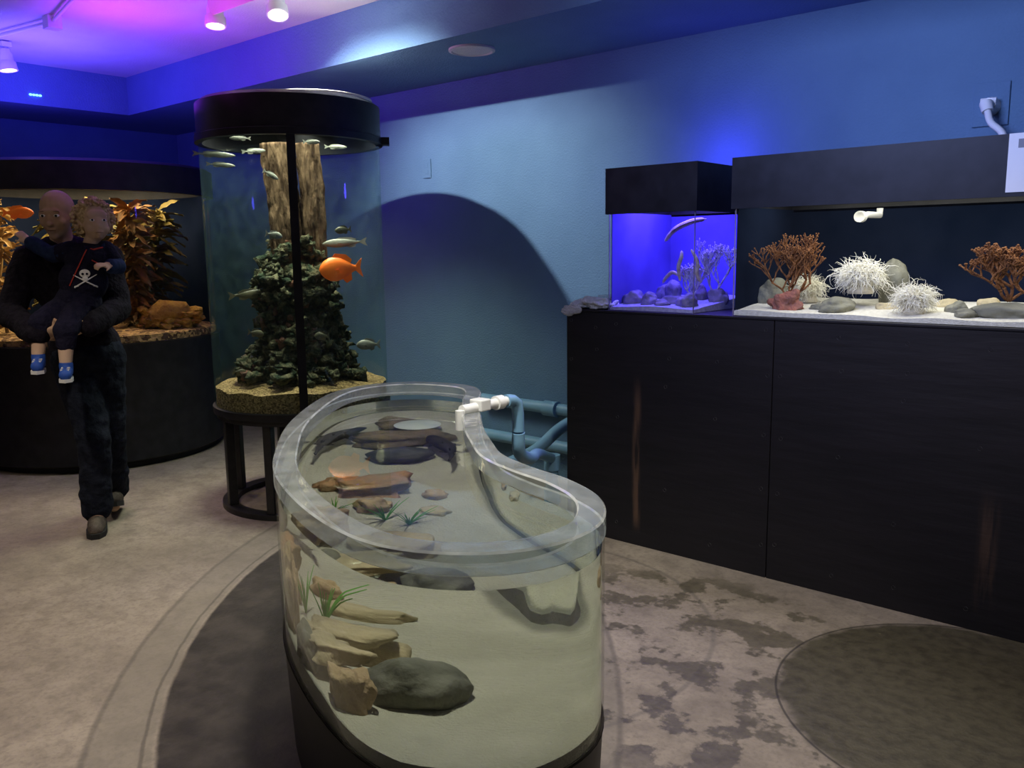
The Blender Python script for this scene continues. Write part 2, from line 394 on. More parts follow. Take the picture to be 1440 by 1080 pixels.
# ------------------------------------------------------------------ room shell
XL=-7.83; YB=4.2; ZC=2.85; ZS=2.56; SE=3.35; SL=-6.98
struct(G().box((XL-.2,-2.5,-.1),(3.2,YB+.2,0)),'floor','floor')
struct(G().box((XL-.15,YB,0),(3.2,YB+.15,ZC)),'wall_back','wall')
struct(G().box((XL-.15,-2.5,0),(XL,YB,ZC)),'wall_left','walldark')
struct(G().box((XL-.15,-2.5,ZC),(3.2,YB+.15,ZC+.1)),'ceiling','ceil')
struct(G().box((SL,SE,ZS),(3.2,YB,ZC)),'trim_1','wall',label='dropped blue soffit')
struct(G().box((XL,-2.5,ZS),(SL,YB,ZC)),'trim_2','wall')
# ------------------------------------------------------------------ black cabinet
CU0,CU1,CN0,CN1,CZ=-2.64,1.0,3.45,4.12,1.155
cab=root('display_cabinet','long black painted plywood cabinet with rust-streaked front carrying fish tanks','cabinet',(CU0,CN0,0))
def Lc(p): return (p[0]-CU0,p[1]-CN0,p[2])
for i,(a,b) in enumerate(((CU0,-1.537),(-1.533,-.30),(-.296,CU1))):
    part(G().box(Lc((a,CN0,0.0)),Lc((b,CN0+.02,CZ-.012))),'front_panel','cab',cab,False,bevel=.002)
part(G().box(Lc((CU0+.005,CN0+.02,0)),Lc((CU1,CN1,CZ-.012))),'body','cab',cab,False)
part(G().box(Lc((CU0-.004,CN0-.004,CZ-.012)),Lc((CU1+.01,CN1+.01,CZ))),'countertop','cab',cab,False,bevel=.003)
sg=G().lathe([(0,-.004),(.004,-.004),(.008,-.001),(.008,0)],10); sg.xf(Matrix.Rotation(math.radians(90),4,'X'))
sm=sg.mesh('screw',['steel'])
for u,zs in ((-2.6,(.15,.4,.65,.9,1.10)),(-2.45,(1.08,.95)),(-2.33,(1.10,.62,.1)),(-2.05,(1.10,.95,.82,.3)),(-1.9,(1.10,)),(-1.8,(.95,.7,.1)),(-1.565,(.15,.4,.65,.9,1.10)),(-1.50,(.15,.4,.65,.9,1.10)),(-1.25,(1.08,.95,.6,.08)),(-1.0,(1.08,.95,.85,.35,.08)),(-.72,(1.08,.7,.08)),(-.45,(1.08,.4,.08)),(-.33,(.2,.5,.8,1.08))):
    for z in zs:
        o=bpy.data.objects.new('screw',sm); link(o,cab,loc=(u-CU0+random.uniform(-.012,.012),-.001,z+random.uniform(-.015,.015)))
# ------------------------------------------------------------------ rectangular tanks
def boxtank(name,label,u0,u1,n0,n1,z0,zg,zh,sand,back='navy',sandh=.022,hoodover=.012):
    r=root(name,label,'aquarium',((u0+u1)/2,(n0+n1)/2,z0))
    c=V(((u0+u1)/2,(n0+n1)/2,z0))
    def l(a,b_,cc): return tuple(V((a,b_,cc))-c)
    g=G()
    g.box(l(u0,n0,z0),l(u1,n1,zg+.02),open_=('b','t','k'))
    part(g,'glass','glass',r,False)
    part(G().box(l(u0+.004,n1-.012,z0),l(u1-.004,n1,zg+.01)),'back_panel',back,r,False)
    part(G().box(l(u0+.003,n0+.02,z0),l(u0+.008,n1-.012,zg+.01)),'side_panel',back,r,False)
    h=G(); o=hoodover
    h.box(l(u0-o,n0-o,zg),l(u1+o,n1,zh),open_=('b',)); h.box(l(u0-o+.012,n0-o+.012,zg),l(u1+o-.012,n1-.012,zh-.012),open_=('b',))
    part(h,'hood','black',r,False)
    for a in (u0+.001,u1-.005):
        part(G().box(l(a,n0+.001,z0),l(a+.004,n0+.005,zg)),'silicone_seam','bluerock',r,False)
    s=G(); nx=max(12,int((u1-u0)*40)); ny=18; rows=[]
    for j in range(ny+1):
        row=[]
        for i in range(nx+1):
            x=u0+.006+(u1-u0-.012)*i/nx; y=n0+.006+(n1-n0-.03)*j/ny
            z=z0+sandh+.035*j/ny+.012*noise.noise(V((x*5,y*5,1)))
            row.append(V(l(x,y,z)))
        rows.append(row)
    s.grid(rows,closed=False,caps=False)
    for edge in ([r_[0] for r_ in rows],[r_[-1] for r_ in rows],rows[0]):
        s.grid([edge,[V((p.x,p.y,0.002)) for p in edge]],closed=False,caps=False)
    part(s,'sand_bed',sand,r)
    return r
boxtank('small_fish_tank','small glass aquarium with black hood and vivid blue light',-2.398,-1.93,3.468,4.05,1.155,1.615,1.83,'bluelitsand','deepblue')
boxtank('long_fish_tank','long glass aquarium with black hood, white sand and pale anemones',-1.74,.75,3.468,4.08,1.155,1.615,1.83,'whitesand')
nt_=root('paper_notice','white paper notice taped to the black aquarium hood','sign',(-.705,3.453,1.63))
part(G().box((0,0,0),(.21,.003,.20)),'sheet','paper',nt_,False)
pg=G()
for i in range(5): pg.box((.075,-.0006,.15-.026*i),(.075+.05+.02*((i*7)%4),0,.154-.026*i))
pg.box((.03,-.0006,.15),(.055,0,.18))
part(pg,'print','ink',nt_,False)
# --- anemones
def anemone(loc,R,seed,label,cnt=700):
    rnd=random.Random(seed); r=root('sea_anemone',label,'sea anemone',loc,group='white anemones in the long tank')
    b=G().lathe([(R*.42,0),(R*.45,.01),(R*.36,R*.25),(R*.38,R*.5),(R*.52,R*.76),(R*.40,R*.84),(.001,R*.86)],20)
    part(b,'column','anemonebase',r)
    t=G()
    for i in range(cnt):
        ph=rnd.uniform(0,2*math.pi); th=math.acos(rnd.uniform(-.75,1)); L=R*rnd.uniform(.3,.7)
        if rnd.random()<.07: L*=1.5
        d=V((math.sin(th)*math.cos(ph),math.sin(th)*math.sin(ph),math.cos(th)*.9))
        p=V((0,0,R*.70))+V((d.x*R*.5,d.y*R*.5,d.z*R*.28)); path=[p]; dd=d.copy()
        for k in range(8):
            dd=(dd*.75+V((rnd.uniform(-.6,.6),rnd.uniform(-.6,.6),rnd.uniform(-.7,.4)))).normalized(); p=p+dd*L/7; path.append(p)
        w=R*rnd.uniform(.008,.014)
        t.tube(path,[w,w,w,w*.95,w*.9,w*.8,w*.6,w*.4,w*.25],4)
    part(t,'tentacles','anemone',r,sharp=False)
    return r
anemone((-1.285,3.74,1.25),.122,1,'tall white sea anemone with wispy tentacles beside grey stones')
anemone((-1.025,3.60,1.18),.100,2,'white sea anemone with bushy tentacle crown on white sand')
anemone((-1.555,3.84,1.20),.102,3,'cream sea anemone behind a brown coral',cnt=450)
# --- branching corals
def coral(name,label,loc,H_,seed,mat,depth=5,spread=.5,rad=.008,flat=.45,Wd=1.0,**kw):
    rnd=random.Random(seed); g=G()
    def br(p,d,L,r,k):
        path=[p];q=p;dd=d
        for i in range(3):
            dd=(dd+V((rnd.uniform(-.3,.3),rnd.uniform(-.15,.15),rnd.uniform(-.02,.16)))).normalized(); q=q+dd*L/3; path.append(q)
        g.tube(path,[r,r*.92,r*.86,r*.8],6)
        g.ell(q,r*1.15,seg=6,rg=4)
        if k<=0: g.ell(q,r*1.7,seg=6,rg=4); return
        for j in range(3 if rnd.random()<.4 else 2):
            a=V((rnd.uniform(-1,1)*spread*2.2,rnd.uniform(-1,1)*flat*spread*1.6,rnd.uniform(0,.7)))
            br(q,(dd*.7+a).normalized(),L*rnd.uniform(.72,.95),r*.84,k-1)
    for s in (-1.1,-.35,.3,1.1): br(V((0,0,0)),V((s,0,1)).normalized(),H_*.27,rad,depth-1)
    zmax=max(p.z for p in g.v); xs=sorted(abs(p.x) for p in g.v); xm=xs[int(len(xs)*.97)]; k=H_/zmax; kx=Wd/2/xm
    g.v=[V((p.x*kx,p.y*kx,p.z*k)) for p in g.v]
    return thing(g,name,mat,label,'coral',loc=loc,rz=math.radians(25),sharp=False,**kw)
coral('branching_coral','brown branching gorgonian growing from a red sponge-covered rock',(-1.545,3.62,1.21),.30,5,'coral',6,.5,.0065,Wd=.27)
rock('sponge_rock','small rock covered with red sponge under brown coral',(.060,.045,.055),(-1.535,3.58,1.175),'redrock',3,amp=.6)
coral('branching_coral','brown bushy gorgonian standing on a flat pale stone',(-.70,3.62,1.24),.22,9,'coral',6,.55,.0065,Wd=.27)
rock('flat_stone','flat pale stone under a brown coral',(.14,.08,.04),(-.68,3.62,1.18),'greyrock',13)
def rocks_group(lst,group,z,cat='rock'):
    for i,(u,n,a,b,c,mat,lab) in enumerate(lst):
        rock('stone',lab,(a,b,c),(u,n,z),mat,20+i*3+len(lst),rz=i*1.3,amp=.22,group=group,sub=4)
rocks_group([(-1.69,3.78,.08,.08,.085,'greyrock','large rounded grey stone on white sand'),(-1.33,3.60,.085,.06,.038,'greyrock','smooth dark olive stone on white sand'),
 (-1.20,3.90,.06,.06,.13,'greyrock','upright grey stone behind an anemone'),(-1.16,3.7,.045,.03,.025,'paletan','small pale stone on white sand'),
 (-.88,3.66,.045,.04,.035,'greyrock','rounded grey pebble on white sand'),(-.83,3.56,.04,.03,.02,'greyrock','small dark pebble on white sand'),
 (-.80,3.82,.06,.05,.04,'paletan','pale rounded stone on white sand'),(-1.42,3.62,.035,.03,.02,'greyrock','small grey pebble beside a coral'),(-.97,3.88,.07,.04,.03,'paletan','pale flat stone at the tank rear')],'stones in the long tank',1.18)
po=root('water_outlet_pipe','white plastic water outlet pipe below the aquarium hood','pipe',(-1.30,3.98,1.585))
part(G().tube([(0,0,.03),(0,0,.0),(-.02,-.10,0),(-.02,-.17,-.01)],[.014]*4,12),'pipe','white',po)
part(G().lathe([(.020,-.016),(.024,-.016),(.024,.016),(.020,.016),(.014,.012),(.001,.012)],16).xf(Matrix.Translation((-.02,-.18,-.01))@Matrix.Rotation(math.radians(90),4,'X')),'nozzle','white',po)
rocks_group([(-2.33,3.60,.055,.05,.045,'bluerock','rounded dark stone under blue light'),(-2.23,3.57,.04,.035,.04,'bluerock','smooth round stone under blue light'),
 (-2.22,3.78,.05,.04,.07,'bluerock','upright stone at the rear of the small tank'),(-2.12,3.64,.07,.04,.03,'bluerock','flat stone under blue light'),(-2.02,3.58,.06,.05,.04,'bluerock','small stone in front of a purple coral'),
 (-2.14,3.54,.04,.03,.02,'bluerock','small flat stone near the front glass'),(-1.98,3.8,.06,.05,.05,'bluerock','rounded stone beside a purple coral'),
 (-2.30,3.85,.07,.05,.06,'bluerock','broad stone at the rear of the small tank'),(-2.09,3.80,.05,.05,.06,'bluerock','tall stone under purple coral')],'stones in the small tank',1.18)
coral('branching_coral','pale lavender gorgonian fan in the blue-lit tank',(-1.99,3.78,1.22),.28,15,'coralpurple',6,.4,.006,Wd=.19)
coral('branching_coral','small lavender gorgonian sprig in the blue-lit tank',(-2.08,3.72,1.21),.17,17,'coralpurple',5,.4,.006,Wd=.12)
def slender(pts,r,label):
    P=catmull(pts,False,6); n=len(P); c=P[0]; g=G()
    g.tube([p-c for p in P],[r*(.35+.65*math.sin(math.pi*min(1,(i/(n-1))*.95+.05))**.6) if i<n-2 else r*.2 for i in range(n)],8)
    g.ell(P[0]-c,(r*.5,r*.5,r*.5),seg=8,rg=6)
    m=n//2; g.plate([P[m]-c+V((0,0,r*.6)),P[m]-c+V((.02,0,r*1.7)),P[m+3]-c+V((0,0,r*.6))],.002,(0,1,0))
    thing(g,'slender_fish','pipefish',label,'fish',loc=tuple(c),group='slender fish in the small tank')
slender([(-2.22,3.70,1.49),(-2.17,3.70,1.54),(-2.08,3.70,1.575),(-2.0,3.70,1.585)],.014,'slender mottled fish rising toward the water surface')
slender([(-2.12,3.66,1.32),(-2.155,3.66,1.335),(-2.19,3.66,1.31),(-2.21,3.66,1.28)],.010,'slender pale fish swimming low above the stones')
slender([(-2.09,3.62,1.30),(-2.10,3.62,1.36),(-2.085,3.62,1.41),(-2.09,3.63,1.44)],.010,'slender mottled fish standing upright by coral')
slender([(-2.02,3.60,1.44),(-1.99,3.6,1.39),(-1.99,3.6,1.33),(-1.97,3.6,1.29)],.010,'slender pale fish diving beside purple coral')
# ------------------------------------------------------------------ fish
def fish(name,label,L,H_,mat,loc,yaw,pitch=0,W=.35,tail=1.0,group=None,long=False,cat='fish'):
    g=G(); st=[(0,.02),(.04,.35),(.12,.68),(.25,.95),(.38,1),(.52,.9),(.66,.62),(.78,.34),(.84,.24),(.87,.25)]
    rings=[]
    for t,w in st:
        hh=H_/2*w; ww=hh*W*(1.3-t*.6)
        rings.append([V((L*(.5-t),ww*math.sin(a),hh*math.cos(a))) for a in [2*math.pi*k/12 for k in range(12)]])
    g.grid(rings)
    x=L*(.5-.85); h=H_*.5*tail; e=L*.17
    g.plate([(x,0,H_*.1),(x-e*.6,0,h*.75),(x-e,0,h),(x-e*.7,0,0),(x-e,0,-h),(x-e*.6,0,-h*.75),(x,0,-H_*.1)],.002+L*.008,(0,1,0))
    g.plate([(L*.22,0,H_*.40),(L*.1,0,H_*.64),(-L*.15,0,H_*.58),(-L*.28,0,H_*.36),(-L*.25,0,H_*.2),(L*.1,0,H_*.35)],.002+L*.006,(0,1,0))
    g.plate([(-L*.02,0,-H_*.40),(-L*.12,0,-H_*.60),(-L*.25,0,-H_*.48),(-L*.25,0,-H_*.2)],.002+L*.006,(0,1,0))
    for s in (-1,1):
        g.plate([(L*.2,s*H_*.12,-H_*.05),(L*.08,s*H_*.3,-H_*.02),(L*.03,s*H_*.3,-H_*.2),(L*.15,s*H_*.12,-H_*.18)],.002,(0.2,s,0))
        g.ell((L*.40,s*H_*.085,H_*.08),(H_*.05,H_*.03,H_*.05),1,seg=8,rg=5)
    kw={} if group is None else dict(group=group)
    return thing(g,name,[mat,'eyeblack'],label,cat,loc=loc,rz=(0,pitch,yaw),**kw)
YAW=math.radians(41.15)
# ------------------------------------------------------------------ cylinder tank
CC=V((-4.21,2.94,0)); cr_=.495; ZG=.585
ct=root('cylindrical_aquarium','tall clear cylindrical aquarium with black cap on black metal stand','aquarium',tuple(CC))
angc=math.atan2(-CC.y,-CC.x)
part(G().lathe([(cr_,ZG),(cr_,2.08)],72),'glass','cylglass',ct)
cap=G().lathe([(cr_-.02,2.05),(cr_+.02,2.05),(cr_+.02,2.085),(cr_+.008,2.09),(cr_+.008,2.255),(cr_-.02,2.275),(.2,2.275),(.001,2.275)],72)
cap.lathe([(cr_-.02,2.05),(cr_-.02,2.24),(.001,2.24)],72)
part(cap,'hood','black',ct)
tb=G().box((-.04,-.03,2.05),(.04,.05,2.09)); tb.xf(Matrix.Rotation(angc+math.radians(85),4,'Z')) 
dq=V((math.cos(angc+math.radians(78)),math.sin(angc+math.radians(78)),0))*(cr_+.02); tb.v=[p+dq for p in tb.v]; part(tb,'clamp','black',ct,False)
lid=G().lathe([(.34,2.272),(.34,2.290),(.30,2.30),(.001,2.305)],48,c=(.12,.06)); part(lid,'lid','cream',ct)
st=G().lathe([(cr_-.04,ZG-.03),(cr_+.012,ZG-.03),(cr_+.014,ZG),(cr_+.014,ZG+.01),(cr_-.01,ZG+.012),(.001,ZG+.012)],72)
part(st,'base_plate','black',ct)
post=G()
d=V((math.cos(angc),math.sin(angc),0)); s=V((-d.y,d.x,0)); c0=d*(cr_+.006)
post.grid([[c0-s*.022-d*.012+V((0,0,z)),c0+s*.022-d*.012+V((0,0,z)),c0+s*.022+d*.010+V((0,0,z)),c0-s*.022+d*.010+V((0,0,z))] for z in (ZG,2.08)])
part(post,'seam_post','black',ct,False)
sd=root('aquarium_stand','round black metal stand with square legs under cylindrical aquarium','stand',tuple(CC))
part(G().lathe([(.41,.0),(.49,.0),(.49,.03),(.41,.03),(.41,0)],60),'base_ring','blackmetal',sd)
part(G().lathe([(.41,ZG-.058),(.49,ZG-.058),(.49,ZG-.03),(.41,ZG-.03),(.41,ZG-.058)],60),'top_ring','blackmetal',sd)
for k in range(8):
    a=angc+math.radians(-26+45*k); d=V((math.cos(a),math.sin(a),0)); s=V((-d.y,d.x,0))
    lg=G().grid([[d*.42-s*.024+V((0,0,z)),d*.42+s*.024+V((0,0,z)),d*.470+s*.024+V((0,0,z)),d*.470-s*.024+V((0,0,z))] for z in (.03,ZG-.058)])
    part(lg,'leg','blackmetal',sd,False,bevel=.004)
gv=G(); rows=[]
for i in range(13):
    r=max(.001,(cr_-.008)*i/12); rows.append([V((r*math.cos(a),r*math.sin(a),.700+.04*(1-i/12)+.022*noise.noise(V((r*math.cos(a)*7,r*math.sin(a)*7,2))))) for a in [2*math.pi*k/64 for k in range(64)]])
rows=rows+[[V((p.x,p.y,ZG+.012)) for p in rows[-1]]]
gv.grid(rows,caps=False); part(gv,'gravel_bed','gravel',ct)
part(G().lathe([(cr_-.006,2.0),(.001,2.0)],64),'water','water',ct)
rc=root('reef_column','tree trunk column encrusted with reef rock inside the cylindrical aquarium','aquarium decor',(CC.x,CC.y,.72))
def trunk(cx,cy,R0,ph,z1=1.34):
    tk=G(); rows=[]
    for i in range(110):
        z=z1*i/109; row=[]
        for k in range(72):
            a=2*math.pi*k/72
            rr=R0*(1+.22*noise.noise(V((math.cos(a)*3+ph,math.sin(a)*3,z*1.8)))+.30*abs(noise.noise(V((math.cos(a)*6,math.sin(a)*6+ph,z*5))))+.10*noise.noise(V((math.cos(a)*14,math.sin(a)*14+ph,z*16))))
            row.append(V((cx+.018*math.sin(z*3+ph)+rr*math.cos(a),cy+.018*math.cos(z*2+ph)+rr*math.sin(a),z)))
        rows.append(row)
    tk.grid(rows); part(tk,'trunk','bark',rc,sharp=False)
dirv=V((CC.x,CC.y,0)).normalized(); rgt=V((dirv.y,-dirv.x,0))
tA=-rgt*.050; tB=rgt*.085-dirv*.02
trunk(tA.x,tA.y,.082,0); trunk(tB.x,tB.y,.060,5)
rk=G(); rnd=random.Random(4)
def prof(z): 
    P=((0,.30),(.08,.27),(.20,.215),(.40,.19),(.58,.175),(.70,.14),(.80,.10))
    for (a,b),(c,d_) in zip(P[:-1],P[1:]):
        if z<=c: return b+(d_-b)*(z-a)/(c-a)
    return .1
for i in range(1050):
    z=(rnd.random()**1.1)*.80; a=rnd.uniform(0,2*math.pi)
    ir=1+.38*noise.noise(V((math.cos(a)*1.7,math.sin(a)*1.7,z*5)))
    rr=prof(z)*ir+rnd.uniform(-.02,.02)
    if z>.62 and noise.noise(V((math.cos(a)*2,math.sin(a)*2,z*3)))<.05: continue
    if z<.05: rr=rnd.uniform(.2,.38)
    s=rnd.uniform(.012,.036)
    vs,fs=rock_g((s*rnd.uniform(.7,1.5),s*rnd.uniform(.7,1.5),s*rnd.uniform(.6,1.2)),i+50,2,.9,c=(rr*math.cos(a),rr*math.sin(a),z+.01),flatb=False)
    rk.add(vs,fs,1 if rnd.random()<.04 else 0)
rk.lathe([(.25,0),(.19,.15),(.165,.35),(.155,.5),(.14,.66),(.05,.70)],24)
part(rk,'encrusted_rockwork',['reef','reefred'],rc,sharp=False)
def cylpos(px,py,dep=0):
    return CC+rgt*((px-(400+(py-190)*.042))*.0040)+dirv*dep+V((0,0,1.45+(357-py)*.0043*(1+dep/5.1)))
yr=math.atan2(rgt.y,rgt.x)
fish('garibaldi_fish','bright orange deep-bodied fish swimming in the cylindrical aquarium',.24,.135,'orangefish',cylpos(467,379,-.22),yr+math.pi+.15,0.05,W=.4,tail=.8)
for i,(x,y,d,L,hh,mt,yw,pt,lab) in enumerate([
 (300,230,-.1,.22,.030,'silver',0,.05,'slim silver fish near the water surface'),(285,206,0,.10,.03,'silver',0,0,'small silver fish near the water surface'),
 (352,225,-.15,.13,.026,'silver',.3,-.1,'slim silver fish near the water surface'),(428,212,-.3,.09,.025,'silver',0,0,'small silver fish near the trunk top'),
 (310,243,-.2,.15,.025,'silver',.2,.05,'slim silver fish swimming below others'),(335,209,-.2,.11,.022,'silver',math.pi,0,'thin silver fish under the tank cap'),(465,218,.1,.13,.025,'silver',.1,0,'thin silver fish behind the trunk'),
 (378,333,-.3,.09,.04,'silver',.2,.2,'small silver fish beside the bark'),(474,344,-.1,.25,.05,'silver',math.pi,.05,'long grey fish swimming beside the trunk'),
 (470,327,-.25,.09,.04,'olivefish',math.pi,.1,'small olive fish above a grey fish'),(342,411,-.1,.22,.05,'olivefish',.15,-.05,'dark olive fish beside the rockwork'),
 (508,484,-.1,.14,.06,'silver',math.pi,0,'grey fish near the gravel'),(353,463,-.3,.09,.04,'olivefish',.4,.2,'small brown fish by the rockwork'),
 (497,200,0,.08,.03,'silver',.6,0,'tiny silver fish near the water surface'),(375,255,-.3,.09,.028,'silver',.4,.5,'small silver fish nosing down the bark'),
 (440,470,-.38,.09,.045,'olivefish',2.6,0,'small dark fish in front of the rockwork'),(330,515,-.2,.08,.04,'olivefish',.4,.2,'small dark fish above the gravel')]):
    fish('small_fish',lab,L,hh,mt,cylpos(x,y,d),yr+yw,pt,group='small fish in the cylindrical aquarium')
# ------------------------------------------------------------------ big round tank
br=.86
BC=V((-6.54,2.77,0))
bt=root('round_aquarium','large round aquarium with black base and hood, full of kelp','aquarium',tuple(BC))
part(G().lathe([(br-.06,0),(br-.06,.03),(br-.01,.05),(br,.06),(br,.84),(br+.01,.86),(.001,.862)],80),'base','black',bt)
part(G().lathe([(br-.01,.86),(br-.01,1.9)],80),'glass','bigglass',bt)
hd=G().lathe([(br-.03,1.87),(br+.02,1.87),(br+.02,2.05),(br-.01,2.07),(.001,2.07)],80); hd.lathe([(br-.03,1.87),(br-.03,2.04),(.001,2.04)],80)
part(hd,'hood','black',bt)
gv=G(); rows=[]
for i in range(13):
    r=max(.001,(br-.02)*i/12); rows.append([V((r*math.cos(a),r*math.sin(a),.91+.05*(1-i/12)+.02*noise.noise(V((r*math.cos(a)*6,r*math.sin(a)*6,2))))) for a in [2*math.pi*k/64 for k in range(64)]])
rows.append([V((p.x,p.y,.863)) for p in rows[-1]]); gv.grid(rows,caps=False); part(gv,'gravel_bed','gravelbrown',bt)
bd=V((BC.x,BC.y,0)).normalized()
a0=math.atan2(bd.y,bd.x)
g=G().grid([[V(((br-.05)*math.cos(a0+t),(br-.05)*math.sin(a0+t),z)) for t in [(-1.65+3.3*k/40) for k in range(41)]] for z in (.87,1.9)],closed=False,caps=False)
part(g,'background_screen','navy',bt)
brg=V((bd.y,-bd.x,0))
def bigpos(px,py,dep=0): return BC+brg*((px-(118+(py-265)*.075))*.0052)+bd*dep+V((0,0,1.45+(366-py)*.0058*(1+dep/7.1)))
def kelp(label,base,H_,seed,mat,n=26,leafL=.22,lean=(0,0)):
    rnd=random.Random(seed); r=root('kelp_plant',label,'kelp plant',tuple(base))
    s=G(); path=[V((lean[0]*(k/8)**1.5+.02*math.sin(k),lean[1]*(k/8)**1.5+.02*math.cos(k*1.3),H_*k/8)) for k in range(9)]
    s.tube(path,[.012]*9,6); part(s,'stem',mat,r)
    lf=G()
    for i in range(n):
        t=rnd.uniform(.05,1); q=t*8; k=min(int(q),7); p=path[k].lerp(path[k+1],q-k)
        az=rnd.uniform(0,2*math.pi); el=rnd.uniform(-.5,.8); L=leafL*rnd.uniform(.6,1.3); w=L*.12
        d=V((math.cos(az)*math.cos(el),math.sin(az)*math.cos(el),math.sin(el))); sd_=d.cross(V((0,0,1))).normalized()
        tw=rnd.uniform(-1,1); nn=d.cross(sd_); sd_=(sd_*math.cos(tw)+nn*math.sin(tw)).normalized(); nn=d.cross(sd_)
        rows=[]
        for j in range(9):
            u=j/8; ww=w*math.sin(math.pi*min(1,u*.93+.06))**.7; c=p+d*L*u+V((0,0,-.3*L*u*u))
            rows.append([c-sd_*ww+nn*.006*math.sin(j*2),c+nn*.012,c+sd_*ww+nn*.006*math.cos(j*2)])
        lf.grid(rows,closed=False,caps=False)
    part(lf,'leaves',mat,r,sharp=False); return r
def kb(px,dep):
    p=bigpos(px,470,dep); p.z=.93; return p
kelp('bushy brown kelp with broad leaves in the round aquarium',kb(185,-.30),.86,1,'kelp',190,.18)
kelp('brown kelp leaning toward the glass in the round aquarium',kb(210,.0),.85,2,'kelpgreen',180,.20,(.06,.06))
kelp('olive brown leafy kelp beside driftwood',kb(140,-.1),.9,3,'kelpgreen',160,.20)
kelp('olive brown kelp at the rear of the round aquarium',kb(100,.2),.85,6,'kelpgreen',130,.22)
kelp('dense olive kelp against the dark rear screen',kb(190,.25),.8,7,'kelpgreen',130,.22)
kelp('golden kelp near the water surface',kb(22,-.30),.9,5,'kelporange',100,.17,(.0,.05))
dw=G().tube([bigpos(190,455,-.4),bigpos(215,438,-.42),bigpos(240,440,-.4),bigpos(262,458,-.33)],[.05,.075,.07,.03],12)
for i in range(40):
    s=random.uniform(.02,.045); q=bigpos(random.uniform(185,262),random.uniform(436,462),-.42); vs,fs=rock_g((s*1.4,s,s*.7),i,2,.4,c=q,flatb=False); dw.add(vs,fs)
thing(dw,'driftwood','wood','yellow-brown algae covered driftwood on aquarium gravel','driftwood')
fish('garibaldi_fish','orange fish near the top of the round aquarium',.18,.075,'orangefish',bigpos(44,313,-.62),yr+.2,0,W=.4,tail=.8)
# ------------------------------------------------------------------ kidney touch pool
ZB=.362
K0=[(-2.72,2.635),(-2.56,2.65),(-2.43,2.58),(-2.28,2.41),(-2.09,2.216),(-1.9,2.03),(-1.745,1.90),(-1.6,1.79),(-1.44,1.73),(-1.28,1.69),(-1.12,1.60),(-1.015,1.44),(-1.02,1.26),(-1.13,1.12),(-1.318,1.055),(-1.59,1.105),(-1.93,1.245),(-2.19,1.42),(-2.5,1.68),(-2.80,2.02),(-2.93,2.25),(-2.93,2.44),(-2.85,2.57)]
KO=resample(catmull([(x,y,0) for x,y in K0],True,10),144,True)
def area(P): return sum(P[i].x*P[(i+1)%len(P)].y-P[(i+1)%len(P)].x*P[i].y for i in range(len(P)))/2
if area(KO)<0: KO.reverse()
def off(P,d):
    n=len(P);o=[]
    for i in range(n):
        t=(P[(i+1)%n]-P[i-1]).normalized(); o.append(P[i]+V((-t.y,t.x,0))*d)
    return o
KC=V((-2.0,1.8,0))
tp=root('touch_pool','kidney-shaped clear acrylic touch pool with thick rim on black base','touch pool',tuple(KC))
def ring(P,z): return [V((p.x-KC.x,p.y-KC.y,z)) for p in P]
w0=off(KO,.003)
part(G().grid([ring(w0,ZB),ring(w0,.822)],caps=False),'acrylic_wall','poolglass',tp)
def rr_(d,z): return ring(off(KO,d),z)
rmg=G().grid([rr_(.004,.820),rr_(0,.824)],caps=False,mi=1).grid([rr_(0,.824),rr_(0,.866)],caps=False).grid([rr_(0,.866),rr_(.0045,.8705)],caps=False,mi=1)
rmg.grid([rr_(.0045,.8705),rr_(.0615,.8705)],caps=False).grid([rr_(.0615,.8705),rr_(.066,.866)],caps=False,mi=1).grid([rr_(.066,.866),rr_(.066,.824)],caps=False).grid([rr_(.066,.824),rr_(.062,.820)],caps=False,mi=1).grid([rr_(.062,.820),rr_(.004,.820)],caps=False)
rmo=part(rmg,'rim',['rim','rimglint'],tp,sharp=False,weld=True)
rmo.data.set_sharp_from_angle(angle=math.radians(30))
part(G().grid([ring(off(KO,.05),0),ring(off(KO,.05),.03),ring(off(KO,.02),.05),ring(off(KO,.006),ZB-.02),ring(off(KO,.002),ZB)],caps=False),'base','black',tp)
def side(P,a,b,stp):
    o=[P[a]];i=a
    while i!=b: i=(i+stp)%len(P); o.append(P[i])
    return o
def sides(w1,n=60):
    ib=min(range(144),key=lambda i:(w1[i]-V((-2.78,2.60,0))).length); it=min(range(144),key=lambda i:(w1[i]-V((-1.06,1.17,0))).length)
    return resample(side(w1,ib,it,1),n),resample(side(w1,ib,it,-1),n)
def span(zf,SS,m=26,g=None):
    g=g or G();rows=[]
    for a,b in zip(*SS):
        rows.append([ (lambda p:V((p.x-KC.x,p.y-KC.y,zf(p))))(a.lerp(b,k/m)) for k in range(m+1)])
    return g.grid(rows,closed=False,caps=False),rows
def sfrac(p): return max(0,min(1,(V((p.x,p.y,0))-V((-1.05,1.2,0))).dot(V((-.78,.626,0)))/2.2))
def sandz(p): return ZB+.022+.16*sfrac(p)+.018*noise.noise(V((p.x*4,p.y*4,3)))+.007*noise.noise(V((p.x*13,p.y*13,3)))
sgm,rows=span(sandz,sides(off(KO,.016)))
for e in ([r[0] for r in rows],[r[-1] for r in rows]):
    sgm.grid([e,[V((p.x,p.y,ZB+.001)) for p in e]],closed=False,caps=False)
receiver(part(sgm,'sand_bed','sand',tp,sharp=False))
SW=sides(off(KO,.009),100)
wg,rt=span(lambda p:.79,SW,14); _,rb=span(lambda p:ZB+.0005,SW,14,wg)
for k in (0,-1): wg.grid([[r[k] for r in rt],[r[k] for r in rb]],closed=False,caps=False)
wo=part(wg,'water','poolwater',tp,weld=True)
try: wo.cycles.is_caustics_caster=True
except Exception: pass
